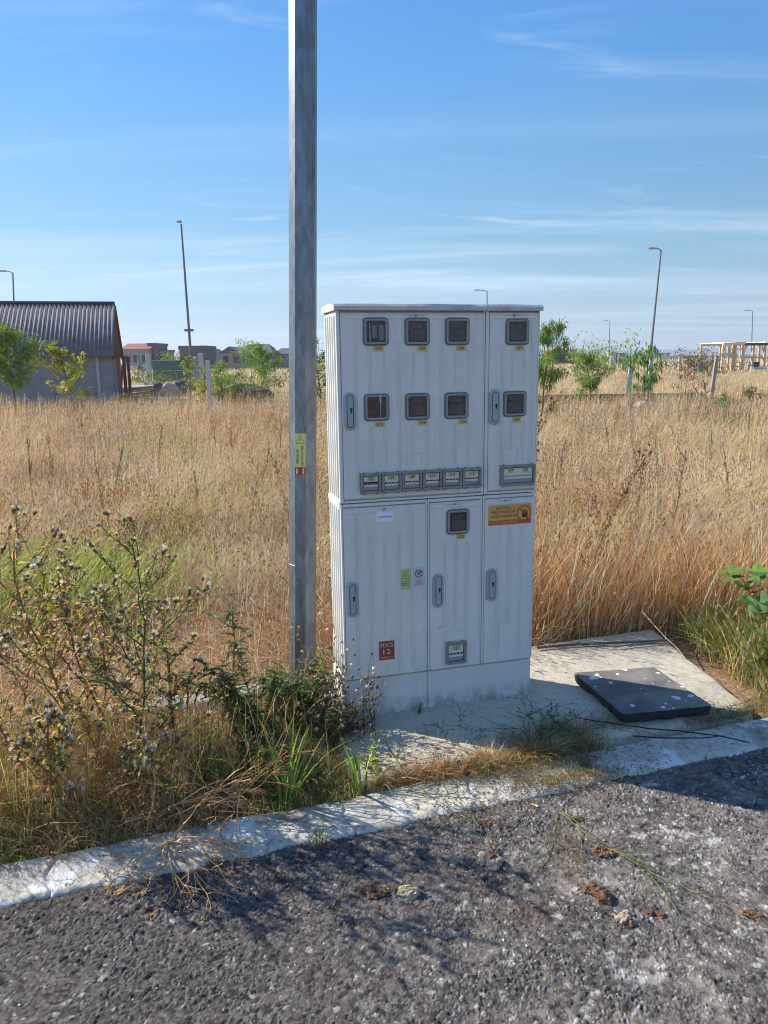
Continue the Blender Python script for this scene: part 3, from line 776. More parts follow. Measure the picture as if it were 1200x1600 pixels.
p.tube([tp, tp + Vector((0, -.1, .35)), tp + Vector((0, -.5, .55)), tp + Vector((0, -1.3, .62))], .03, M_GALV, 8); p.build('arm', POLE)
p = MB(); h0 = tp + Vector((0, -1.25, .62)); p.box(h0.x - .13, h0.x + .13, h0.y - .55, h0.y, h0.z - .04, h0.z + .05, M_GALV, .03); p.build('lamp_head', POLE)

# ------------------------------------------------------------------ manhole cover on the pad
M_COV = mat('dark composite cover', (.125, .115, .108), .85, .25, 8, .3, 260, col2=(.27, .24, .195), f2=(.44, .76), s2=6)
M_COVE = mat('dark cover edge', (.028, .028, .032), .85, .3, 30, .5, 120)
M_LIME = mat('lime splash', (.62, .63, .62), .9)
M_DIRT = mat('brown dirt', (.16, .11, .07), 1, .3, 60, .8, 150)
cor = [(lambda q: (q.x, q.y))(gnd(px_, py_, .1005)) for px_, py_ in ((896.7, 1051.7), (1021.7, 1042.7), (1112.7, 1102.7), (973, 1116.7))]
cxm = sum(c[0] for c in cor) / 4; cym = sum(c[1] for c in cor) / 4
COV = empty('manhole_cover', (cxm, cym, .05)); tag(COV, 'square dark grey manhole cover spotted with lime, lying on the concrete pad', 'manhole cover')
m = MB(); N = 14
def edgepts(z, ins, j):
    out = []; r_ = random.Random(8)
    for i in range(4):
        a, c = Vector(cor[i]), Vector(cor[(i + 1) % 4])
        for k in range(N):
            q = a.lerp(c, k / N); q = q + (Vector((cxm, cym)) - q).normalized() * (ins + r_.uniform(0, j)); out.append((q.x - cxm, q.y - cym, z))
    return out[::-1]
e0, e1, e2, e3 = edgepts(.0, .012, .018), edgepts(.016, .004, .010), edgepts(.049, 0, .006), edgepts(.0555, .005, .005)
m.loopstrip(e1, e0, M_COVE); m.loopstrip(e2, e1, M_COVE); m.loopstrip(e3, e2, M_COV); m.poly(e3[::-1], M_COV)
m.build('slab', COV)
m = MB(); r_ = random.Random(3)
def splat(cx_, cy_, rx, ry, z=.0564, n=16):
    P = []; ph = r_.uniform(0, 6)
    for k in range(n):
        a = 2 * math.pi * k / n; q = 1 + .18 * math.sin(2 * a + ph) + .12 * math.sin(3 * a + 2 * ph) + r_.uniform(-.12, .12)
        P.append((cx_ + rx * q * math.cos(a), cy_ + ry * q * math.sin(a), z))
    m = MB(); m.poly(P, M_LIME); m.loopstrip(P, [(x * 1.0, y * 1.0,   .0550) for x, y, _ in P], M_LIME); m.build('lime_splash', COV)
for (px, py, rx) in ((927, 1061, .028), (933, 1056, .018), (976, 1048, .018), (965, 1055, .013), (954, 1068, .014), (938, 1060, .012), (1057, 1092, .026), (1079, 1089, .020), (1028, 1053, .014), (1066, 1075, .012), (988, 1104, .016), (1036, 1107, .014), (1040, 1101, .010), (1008, 1062, .006), (1020, 1070, .005), (1001, 1078, .005), (1045, 1066, .007), (1072, 1097, .006), (1010, 1086, .006), (930, 1074, .008), (1052, 1108, .008)):
    g = gnd(px, py, .1005); splat(g.x - cxm, g.y - cym, rx * .68, rx * .75)
# ------------------------------------------------------------------ vegetation builders
PAL = {
    'tan': (.80, .56, .335), 'gold': (.80, .585, .27), 'pale': (.86, .72, .48), 'brown': (.33, .17, .075), 'rust': (.56, .26, .095),
    'pink': (.78, .54, .395), 'grey': (.42, .355, .275), 'green': (.13, .18, .035), 'ygreen': (.50, .60, .08), 'olive': (.19, .19, .06),
}
def pick_cols(rng, n, weights, var=.18):
    ks = list(weights); w = np.array([weights[k] for k in ks], float); w /= w.sum()
    c = np.array([PAL[k] for k in ks])[rng.choice(len(ks), n, p=w)]
    return np.clip(c * (1 + rng.normal(0, var, (n, 1))) * (1 + rng.normal(0, .05, (n, 3))), .008, .85)

def blade_arrays(rng, P, h, w, lean, az, droop, col, segs=3, tip=.15, curlv=.3):
    n = len(P); t = np.linspace(0, 1, segs + 1)
    d = np.stack([np.cos(az), np.sin(az)], -1)
    fa = rng.uniform(0, np.pi, n); wd = np.stack([np.cos(fa), np.sin(fa), np.zeros(n)], -1)
    V = np.zeros((n, segs * 2 + 1, 3), np.float32)
    sd = rng.normal(0, curlv, n) * h * .3
    for k, tk in enumerate(t):
        hor = lean * h * tk ** 1.7
        x = P[:, 0] + d[:, 0] * hor - d[:, 1] * sd * tk * tk; y = P[:, 1] + d[:, 1] * hor + d[:, 0] * sd * tk * tk
        z = P[:, 2] + h * (tk - droop * tk ** 3)
        c = np.stack([x, y, z], -1)
        if k < segs:
            ww = (w * (1 - (1 - tip) * tk ** 1.5) / 2)[:, None] * wd
            V[:, 2 * k] = c - ww; V[:, 2 * k + 1] = c + ww
        else: V[:, 2 * k] = c
    base = (np.arange(n) * (segs * 2 + 1))[:, None]; T = []
    for k in range(segs - 1):
        T.append([2 * k, 2 * k + 1, 2 * k + 3]); T.append([2 * k, 2 * k + 3, 2 * k + 2])
    T.append([2 * segs - 2, 2 * segs - 1, 2 * segs])
    T = (base[:, None, :] + np.array(T)[None]).reshape(-1, 3)
    return V.reshape(-1, 3), T, np.repeat(col, segs * 2 + 1, axis=0)

def head_arrays(rng, tipP, axis, L, w, col):
    """small spindle seed heads: crossed diamonds"""
    n = len(tipP); V = []; T = []
    a = rng.uniform(0, np.pi, n)
    for q in (0, np.pi / 2):
        s = np.stack([np.cos(a + q), np.sin(a + q), np.zeros(n)], -1) * w[:, None] / 2
        p0 = tipP - axis * L[:, None] * .5; p1 = tipP + axis * L[:, None] * .5; m = tipP - axis * L[:, None] * .1
        V += [p0, m - s, p1, m + s]
    V = np.stack(V, 1); base = (np.arange(n) * 8)[:, None]
    T = np.array([[0, 1, 2], [0, 2, 3], [4, 5, 6], [4, 6, 7]])
    return V.reshape(-1, 3), (base[:, None, :] + T[None]).reshape(-1, 3), np.repeat(col, 8, axis=0)

class Acc:
    def __init__(s): s.V = []; s.T = []; s.C = []; s.n = 0
    def add(s, V, T, C_):
        s.V.append(V); s.T.append(T + s.n); s.C.append(C_); s.n += len(V)
    def build(s, name, m, parent=None, smooth=False):
        return bulk_obj(name, np.concatenate(s.V), np.concatenate(s.T), np.concatenate(s.C), m, parent, smooth)

def in_field(x, y):
    u, v = to_uv(x, y)
    back = v > 1.325 + .05 * (vnoise(x * 6, y * 6, 3) - .5)
    right = (u > 1.93 + .23 * np.clip(v, 0, 1.4) + .06 * (vnoise(x * 7, y * 7, 4) - .5)) & (v > .29)
    pole = np.hypot(x + .36, y - 3.62) < .09
    return (back | right) & ~pole

def sample_sector(rng, n, y0, y1, pw=0.0, pad=.8, lat=.60):
    """points with density falling as 1/Y^pw, inside a wedge wider than the view"""
    q = rng.uniform(0, 1, n)
    e = 2 - pw
    y = (y0 ** e + q * (y1 ** e - y0 ** e)) ** (1 / e) if abs(e) > 1e-6 else y0 * (y1 / y0) ** q
    x = rng.uniform(-1, 1, n) * (lat * y + pad)
    return x, y

rng = np.random.default_rng(7)
WIND = R(-12)          # the field leans a little to the right
def field_height(x, y):
    return .30 + .30 * fbm(x * .55, y * .55, 12, 3) + .10 * (fbm(x * 2.2, y * 2.2, 15, 2) - .5)

dry = Acc()
for (n, y0, y1, pw, wmul, hmul) in ((125000, 3.3, 8, .6, 1.0, 1.0), (120000, 8, 20, 1.0, 1.9, 1.0), (90000, 20, 62, 1.2, 4.5, .95)):
    x, y = sample_sector(rng, n, y0, y1, pw)
    k = in_field(x, y); x, y = x[k], y[k]
    # flattened ground left of the pole, thinner
    flat = np.exp(-(((x + .95) / .75) ** 2 + ((y - 4.15) / .55) ** 2))
    keep = rng.uniform(0, 1, len(x)) > flat * .35
    dens = fbm(x * .8, y * .8, 77, 3)
    keep &= rng.uniform(0, 1, len(x)) < np.clip((dens - .32) * 4, .22, 1)
    keep &= ~((x > .45) & (y < 4.9) & (rng.uniform(0, 1, len(x)) < .42))
    x, y, flat = x[keep], y[keep], flat[keep]; n = len(x)
    u, v = to_uv(x, y)
    h = field_height(x, y) * hmul * rng.uniform(.55, 1.25, n)
    wall = np.exp(-((y - 4.75) / .75) ** 2) * (x > .5)          # the tall stand behind the pad on the right
    h *= 1 + .42 * wall
    h *= 1 - .45 * flat
    h *= .35 + 1.3 * fbm(x * 2.3, y * 2.3, 90, 3)
    h *= np.clip(.62 + .5 * (y - 3.6) / 3, .62, 1)
    az = WIND + (fbm(x * 1.3, y * 1.3, 88, 3) - .5) * 7 + rng.normal(0, .8, n); az = np.where(flat > .3, R(200) + rng.normal(0, 1.1, n), az)
    lean = (np.abs(rng.normal(.5, .35, n)) + .9 * np.clip(fbm(x * 1.1 + 4, y * 1.1, 89, 3) - .45, 0, 1) * 2) * (1 - .5 * wall) + flat * 1.1
    patch = fbm(x * .33 + 3, y * .33, 21, 3); p2 = fbm(x * .9, y * .9 + 8, 22, 3)
    cA_ = pick_cols(rng, n, dict(tan=5, pink=6, pale=3, gold=1.5, brown=2, grey=1.2, rust=.7))
    cB_ = pick_cols(rng, n, dict(gold=5, pale=4, tan=3, olive=1.2, brown=1.6, ygreen=.8))
    cG_ = pick_cols(rng, n, dict(ygreen=4, green=2, olive=4, gold=3, pale=1))
    cR_ = pick_cols(rng, n, dict(rust=6, brown=5, gold=1.6, tan=1.6, pale=.7))
    col = np.where((rng.uniform(0, 1, n) < np.clip((p2 - .40) * 4, .1, .9))[:, None], cA_, cB_)
    p3 = fbm(x * .7 + 30, y * .7, 23, 3); greyk = rng.uniform(0, 1, n) < np.clip((p3 - .56) * 6, 0, .75) * (y > 5)
    col = np.where(greyk[:, None], pick_cols(rng, n, dict(grey=5, brown=3, pink=2, olive=1.5)), col); h *= np.where(greyk, .7, 1)
    greeny = np.exp(-(((x + 2.1) / 1.2) ** 2 + ((y - 5.4) / .7) ** 2)) * .38 * (fbm(x * 2, y * 2, 55, 2) > .48) + np.clip((patch - .58) * 4, 0, .5) * (y > 7) + .05
    greeny += .25 * (u > 2.0) * (v < 1.6)
    col = np.where((rng.uniform(0, 1, n) < greeny)[:, None], cG_, col)
    rusty = np.clip(wall * 1.1 + flat * .75 + .75 * np.exp(-((y - 4.2) / .65) ** 2), 0, .92)
    col = np.where((rng.uniform(0, 1, n) < rusty)[:, None], cR_, col)
    cd_, ci_, ce_ = worley(x + (fbm(x * 3, y * 3, 7) - .5) * .3, y, .34 if y0 < 8 else (.6 if y0 < 20 else 1.3), 301)
    ck = (ci_ * 7919) % 1
    tuft = dict(a=dict(gold=6, pale=3, tan=1), b=dict(rust=5, brown=4, tan=2), c=dict(pale=5, tan=3, pink=2), d=dict(pink=5, tan=4, grey=2), e=dict(grey=4, brown=3, olive=2), f=dict(ygreen=3, olive=3, gold=3))
    edges_ = (.24, .40, .60, .80, .92, 1.01); lo_ = 0
    own = rng.uniform(0, 1, n) < .55 * (1 - rusty)
    for (kk, ee) in zip('abcdef', edges_):
        sel = own & (ck >= lo_) & (ck < ee); col[sel] = pick_cols(rng, int(sel.sum()), tuft[kk]); lo_ = ee
    h *= (.55 + .8 * ci_) * np.clip(1.15 - .35 * cd_, .6, 1.1); az = az + (ci_ * 31 % 1 - .5) * 3.0; lean = lean * (.6 + .9 * (ci_ * 17 % 1))
    w = rng.uniform(.0018, .0042, n) * wmul
    P = np.stack([x, y, np.full(n, -.012)], -1)
    dr = rng.uniform(.0, .35, n) + flat * .45
    dry.add(*blade_arrays(rng, P, h, w, lean, az, np.clip(dr, 0, .8), col, 4 if y0 < 8 else (3 if y0 < 20 else 2), curlv=1.0))
    # seed heads on a share of the blades
    ks = rng.uniform(0, 1, n) < (.16 if y0 < 20 else .22)
    m_ = ks.sum(); ax = np.stack([np.cos(az[ks]) * lean[ks] * .8, np.sin(az[ks]) * lean[ks] * .8, np.ones(m_)], -1); ax /= np.linalg.norm(ax, axis=1)[:, None]
    tip = P[ks] + np.stack([np.cos(az[ks]) * lean[ks] * h[ks], np.sin(az[ks]) * lean[ks] * h[ks], h[ks] * (1 - dr[ks])], -1)
    dry.add(*head_arrays(rng, tip, ax, rng.uniform(.03, .09, m_) * (1 if y0 < 20 else 1.6), rng.uniform(.004, .011, m_) * wmul ** .6, pick_cols(rng, m_, dict(pale=4, tan=3, pink=3, brown=1.5, gold=2))))
# lodged stems lying over the soil
x, y = sample_sector(rng, 26000, 3.3, 9, .8); k = in_field(x, y); x, y = x[k], y[k]; n = len(x)
P = np.stack([x, y, rng.uniform(-.01, .05, n)], -1)
dry.add(*blade_arrays(rng, P, rng.uniform(.06, .16, n), rng.uniform(.002, .004, n), rng.uniform(1.2, 3.2, n), rng.uniform(0, 2 * np.pi, n), rng.uniform(.2, .9, n), pick_cols(rng, n, dict(tan=4, pale=3, rust=2, brown=3, gold=2))))
# the stand of stiff rusty stems behind the pad on the right
n = 5200; x = rng.uniform(.45, 3.2, n); y = 4.22 + np.abs(rng.normal(0, .42, n)); k = in_field(x, y); x, y = x[k], y[k]; n = len(x)
az = WIND + rng.normal(0, 1.6, n)
dry.add(*blade_arrays(rng, np.stack([x, y, np.full(n, -.01)], -1), rng.uniform(.28, .78, n), rng.uniform(.0022, .0042, n), np.abs(rng.normal(.22, .22, n)), az, rng.uniform(0, .12, n), pick_cols(rng, n, dict(rust=5, brown=3, gold=2.5, pale=1.6, tan=2), .28), 4, .5, .8))
# straight tall stems
x, y = sample_sector(rng, 15000, 3.5, 26, 1.1); k = in_field(x, y); x, y = x[k], y[k]; n = len(x)
P = np.stack([x, y, np.full(n, -.01)], -1); h = field_height(x, y) * rng.uniform(1.0, 1.75, n) * np.clip(.62 + .5 * (y - 3.6) / 3, .62, 1); az = WIND + rng.normal(0, 1.2, n); lean = np.abs(rng.normal(.15, .18, n)); dr = rng.uniform(0, .1, n)
wm = np.clip(y / 7, .8, 4)
dry.add(*blade_arrays(rng, P, h, rng.uniform(.0022, .0038, n) * wm, lean, az, dr, pick_cols(rng, n, dict(rust=2, tan=3, pale=3, brown=3, gold=2)), 3, .6, .1))
ax = np.stack([np.cos(az) * lean, np.sin(az) * lean, np.ones(n)], -1); ax /= np.linalg.norm(ax, axis=1)[:, None]
tip = P + np.stack([np.cos(az) * lean * h, np.sin(az) * lean * h, h * (1 - dr)], -1)
for j in range(4):
    tj = tip - ax * (rng.uniform(.0, .16, n) * (j > 0))[:, None] + rng.normal(0, .009, (n, 3))
    dry.add(*head_arrays(rng, tj, ax, rng.uniform(.010, .030, n), rng.uniform(.006, .012, n) * np.sqrt(wm), pick_cols(rng, n, dict(brown=3, pale=2, rust=1, grey=2))))
o = dry.build('dry_grass', VEG); tag(o, 'dense sun dried golden brown grass covering the field', 'grass', kind='stuff')

# twiggy grey brown scrub patches in the field
sc = Acc(); rs_ = np.random.default_rng(99)
for k in range(60):
    yy = 5 + 19 * rs_.random() ** 1.4; xx = rs_.uniform(-.55, .60) * yy
    if abs(xx / yy + .02) < .04: continue
    m_ = int(rs_.integers(60, 200)); sp_ = rs_.uniform(.10, .38) * (1 + yy * .04); x = rs_.normal(xx, sp_ * 1.6, m_); y = rs_.normal(yy, sp_, m_); kf = in_field(x, y); x, y = x[kf], y[kf]; m_ = len(x)
    if not m_: continue
    hh = rs_.uniform(.22, .58, m_); az = rs_.uniform(0, 6.28, m_); ln = np.abs(rs_.normal(.3, .25, m_)); cw = [dict(brown=4, grey=4, rust=1), dict(brown=5, rust=3), dict(olive=4, green=3, brown=2), dict(grey=5, pale=2, olive=1)][int(rs_.integers(0, 4))]
    P = np.stack([x, y, np.full(m_, -.01)], -1); sc.add(*blade_arrays(rs_, P, hh, rs_.uniform(.002, .005, m_) * (1 + yy * .09), ln, az, rs_.uniform(0, .1, m_), pick_cols(rs_, m_, cw), 3, .5, .6))
    for j in range(4):
        f_ = rs_.uniform(.55, 1.0, m_); tip = P + np.stack([np.cos(az) * ln * hh * f_ ** 1.7, np.sin(az) * ln * hh * f_ ** 1.7, hh * f_], -1) + rs_.normal(0, .012, (m_, 3)); sc.add(*head_arrays(rs_, tip, np.tile([0., 0., 1.], (m_, 1)), rs_.uniform(.008, .02, m_) * (1 + yy * .04), rs_.uniform(.006, .014, m_) * (1 + yy * .05), pick_cols(rs_, m_, cw) * .75))
o = sc.build('dry_scrub', VEG); tag(o, 'patches of twiggy grey brown and olive weeds in the dry grass', 'weeds', kind='stuff')

# far tufts and low scrub bands towards the horizon
far = Acc(); n = 60000
x, y = sample_sector(rng, n, 60, 420, 1.55, 5, .62); pt = fbm(x * .05, y * .02, 33, 3)
hh = rng.uniform(.25, .55, n) * (y / 100) ** .25
P = np.stack([x, y, np.full(n, -.1)], -1)
cf = pick_cols(rng, n, dict(tan=4, gold=4, pale=2, olive=1.5, brown=1.5)); cg = pick_cols(rng, n, dict(olive=5, green=3, brown=3, gold=1))
col = np.where((rng.uniform(0, 1, n) < np.clip((pt - .46) * 6, .05, .9))[:, None], cg, cf)
far.add(*blade_arrays(rng, P, hh, rng.uniform(.06, .16, n) * (y / 100) ** .6, np.abs(rng.normal(.3, .3, n)), rng.uniform(0, 6.28, n), rng.uniform(0, .2, n), col, 2, .5))
o = far.build('distant_grass', VEG); tag(o, 'far off pale grass and low scrub below the horizon', 'grass', kind='stuff')

# yellow green blades standing in the dry grass on the left, and the green belt on the right
gr = Acc()
def green_patch(n, cx, cy, sx, sy, h0, h1, cols, wmin=.003, wmax=.007, ok=in_field, az0=R(60), azs=.6, ln=.55):
    x = rng.normal(cx, sx, n); y = rng.normal(cy, sy, n); k = ok(x, y); x, y = x[k], y[k]; m_ = len(x)
    P = np.stack([x, y, np.full(m_, -.01)], -1)
    gr.add(*blade_arrays(rng, P, rng.uniform(h0, h1, m_), rng.uniform(wmin, wmax, m_), np.abs(rng.normal(ln, .3, m_)), az0 + rng.normal(0, azs, m_), rng.uniform(.0, .45, m_), pick_cols(rng, m_, cols), 4, .3))
yg = dict(ygreen=6, green=1.5, gold=1.5, olive=2)
green_patch(2000, -2.45, 4.9, .45, .32, .28, .58, yg, .004, .009, ln=.8); green_patch(800, -1.85, 5.3, .32, .30, .22, .5, yg, .0035, .008, ln=.8); green_patch(900, -2.7, 4.7, .35, .3, .3, .55, yg)
green_patch(380, -.7, 8.4, .5, .6, .25, .45, yg); green_patch(500, -3.2, 8.0, .9, .8, .25, .42, yg); green_patch(500, 5.0, 9.5, 1.5, 1.2, .3, .5, yg); green_patch(260, 1.3, 5.4, .5, .6, .3, .5, yg)
gg = dict(green=5, ygreen=2.2, olive=3, gold=.9)
green_patch(3300, 2.14, 3.55, .17, .36, .12, .40, gg, .003, .0065, az0=R(150), azs=1.1, ln=.5); green_patch(1600, 2.25, 3.1, .25, .2, .12, .32, gg, .003, .0065, az0=R(170), azs=1.2)
green_patch(900, 1.98, 4.1, .14, .18, .12, .34, gg, .003, .006, az0=R(150), azs=1.1); green_patch(1200, 2.6, 3.6, .3, .5, .15, .40, gg, az0=R(150), azs=1.2)
o = gr.build('green_grass', VEG); tag(o, 'fresh yellow green grass blades growing among the dry grass', 'grass', kind='stuff')

# undergrowth between kerb and edging, and the low mat along the crack of the pad
ug = Acc()
def strip_ok(x, y):
    u, v = to_uv(x, y); return (v > .20 + .05 * (vnoise(x * 9, y * 9, 6) - .5)) & (v < 1.19) & (u < -.045) & (np.hypot(x + .42, y - 3.62) > .08)
n = 46000
u = rng.uniform(-2.6, -.03, n); v = rng.uniform(.17, 1.2, n)
x = KO.x + KU.x * u + KV.x * v; y = KO.y + KU.y * u + KV.y * v
k = strip_ok(x, y); bare = np.exp(-(((u + .95) / .42) ** 2 + ((v - .95) / .24) ** 2)); k &= rng.uniform(0, 1, n) > bare * .6
x, y, u, v = x[k], y[k], u[k], v[k]; n = len(x)
gness = np.clip(.28 + .5 * (u < -1.15) * (v < .6) + .35 * np.exp(-((u + .3) / .3) ** 2) + (fbm(x * 3, y * 3, 44) - .5) * 1.2, .02, .9)
c1 = pick_cols(rng, n, dict(rust=3, brown=4, tan=3, gold=2, pale=1.6)); c2 = pick_cols(rng, n, dict(green=5, olive=5, ygreen=2))
col = np.where((rng.uniform(0, 1, n) < gness)[:, None], c2, c1)
h = rng.uniform(.05, .36, n) * (.5 + 1.0 * fbm(x * 4, y * 4, 45)) * np.clip(.4 + (v - .2) * 2.4, .4, 1) * (1 - .35 * (v > .95)) * (1 - .3 * np.exp(-((u + .55) / .35) ** 2)) * (1 - .45 * (u > -.55))
P = np.stack([x, y, np.full(n, -.012)], -1)
ug.add(*blade_arrays(rng, P, h, rng.uniform(.0014, .0036, n), np.abs(rng.normal(.6, .45, n)), rng.uniform(0, 6.28, n), rng.uniform(0, .6, n), col, 3))
# leaf litter of the strip
n = 9000; u = rng.uniform(-2.6, -.03, n); v = rng.uniform(.25, 1.17, n); x = KO.x + KU.x * u + KV.x * v; y = KO.y + KU.y * u + KV.y * v
P = np.stack([x, y, rng.uniform(0, .03, n)], -1)
ug.add(*blade_arrays(rng, P, rng.uniform(.004, .02, n), rng.uniform(.003, .008, n), rng.uniform(1, 5, n), rng.uniform(0, 6.28, n), rng.uniform(0, .5, n), pick_cols(rng, n, dict(rust=3, brown=5, tan=2, pale=1, grey=2)), 2))
# taller dry and green stems standing through the strip, thick at the left end
n = 5200; u = rng.uniform(-2.6, -.12, n); v = rng.uniform(.35, 1.16, n); dn = np.clip(.25 + .75 * (u < -1.0) + .35 * (fbm(u * 3, v * 3, 46) - .5), .1, 1) * (1 - .75 * np.exp(-((u + .75) / .22) ** 2) * (v > .8)); k = rng.uniform(0, 1, n) < dn; u, v = u[k], v[k]; n = len(u)
x = KO.x + KU.x * u + KV.x * v; y = KO.y + KU.y * u + KV.y * v; P = np.stack([x, y, np.full(n, -.012)], -1)
ug.add(*blade_arrays(rng, P, rng.uniform(.20, .52, n), rng.uniform(.0016, .0038, n), np.abs(rng.normal(.3, .3, n)), rng.uniform(0, 6.28, n), rng.uniform(0, .25, n), pick_cols(rng, n, dict(rust=4, brown=4, tan=3, gold=3, olive=3, ygreen=1.5, pale=1)), 4, .4))
o = ug.build('undergrowth', VEG); tag(o, 'tangled short brown and green grass between kerb and edging', 'grass', kind='stuff')

cm = Acc()
def mat_pts(n, pts, spread):
    pts = np.array(pts, float); seg = rng.integers(0, len(pts) - 1, n); t = rng.uniform(0, 1, n)[:, None]
    q = pts[seg] * (1 - t) + pts[seg + 1] * t; return q[:, 0] + rng.normal(0, spread, n), q[:, 1] + rng.normal(0, spread * .8, n)
line = [kp(.02, .27), kp(.25, .27), kp(.45, .265), kp(.62, .27), kp(.8, .27), kp(1.0, .27)]
line = [(p.x, p.y) for p in line]
x, y = mat_pts(7500, line, .028); clump = fbm(x * 7, y * 7, 61); k = (clump > .40) & (rng.uniform(0, 1, len(x)) < np.clip((fbm(x * 22, y * 22, 62) - .3) * 4, .1, 1)); x, y = x[k], y[k]; n = len(x)
gn = rng.uniform(0, 1, n) < np.clip(.45 + (x - .35) * .5 + (fbm(x * 9, y * 9, 64) - .5) * 1.5, .15, .9)
col = np.where(gn[:, None], pick_cols(rng, n, dict(olive=4, green=4, brown=2)), pick_cols(rng, n, dict(rust=5, brown=4, gold=2, tan=3)))
cm.add(*blade_arrays(rng, np.stack([x, y, np.full(n, .015)], -1), rng.uniform(.012, .10, n) * (.3 + 1.4 * fbm(x * 14, y * 14, 63)), rng.uniform(.0015, .0035, n), rng.uniform(.2, 1.8, n), rng.uniform(0, 6.28, n), rng.uniform(0, .6, n), col, 3))
for (a, c, sp_, hmax, dark) in ((kp(.40, .20), kp(.95, .16), .055, .05, 0), (kp(.55, .08), kp(.98, .05), .04, .035, 0), (kp(.85, .33), kp(1.35, .40), .045, .07, 1), (kp(1.5, .27), kp(2.1, .30), .05, .09, 1), (kp(.6, .33), kp(.95, .42), .05, .07, 1)):
    x, y = mat_pts(1100, [(a.x, a.y), (c.x, c.y)], sp_ * .8); n = len(x)
    cm.add(*blade_arrays(rng, np.stack([x, y, np.full(n, .03)], -1), rng.uniform(.012, hmax, n), rng.uniform(.0014, .003, n), rng.uniform(.3, 2.2, n), rng.uniform(0, 6.28, n), rng.uniform(0, .7, n), pick_cols(rng, n, dict(olive=4, green=3, brown=4, grey=1) if dark else dict(rust=2, olive=4, green=4, brown=4, grey=2)), 3))
o = cm.build('crack_weeds', VEG); tag(o, 'low matted brown and green weeds in the joint between pad and kerb', 'grass', kind='stuff')

lt = Acc(); n = 5200
u = rng.uniform(-2.4, 2.2, n); v = rng.choice([0, 1, 2], n, p=[.42, .38, .20]); v = np.where(v == 0, rng.uniform(.01, .25, n), np.where(v == 1, rng.uniform(.25, 1.32, n), -np.abs(rng.normal(0, .10, n))))
k = ~((v > .27) & (u < .0)); u, v = u[k], v[k]; n = len(u); x = KO.x + KU.x * u + KV.x * v; y = KO.y + KU.y * u + KV.y * v
ok_ = rng.uniform(0, 1, n) < np.clip((fbm(x * 4, y * 4, 66, 3) - .35) * 3, .08, 1); x, y, v, n = x[ok_], y[ok_], v[ok_], ok_.sum()
z = np.where(v < 0, .012, np.where(v < .26, .026, .051))
h = rng.uniform(.003, .022, n); ln = rng.uniform(2, 6, n)
lt.add(*blade_arrays(rng, np.stack([x, y, z], -1), h / ln * 1.5, rng.uniform(.0012, .003, n), ln * 1.3, rng.uniform(0, 6.28, n), rng.uniform(.2, .8, n), pick_cols(rng, n, dict(tan=3, brown=4, rust=2, pale=2, grey=1, olive=1)), 2))
o = lt.build('straw_litter', VEG); tag(o, 'bits of straw and dead leaf scattered over kerb and pad', 'litter', kind='stuff')
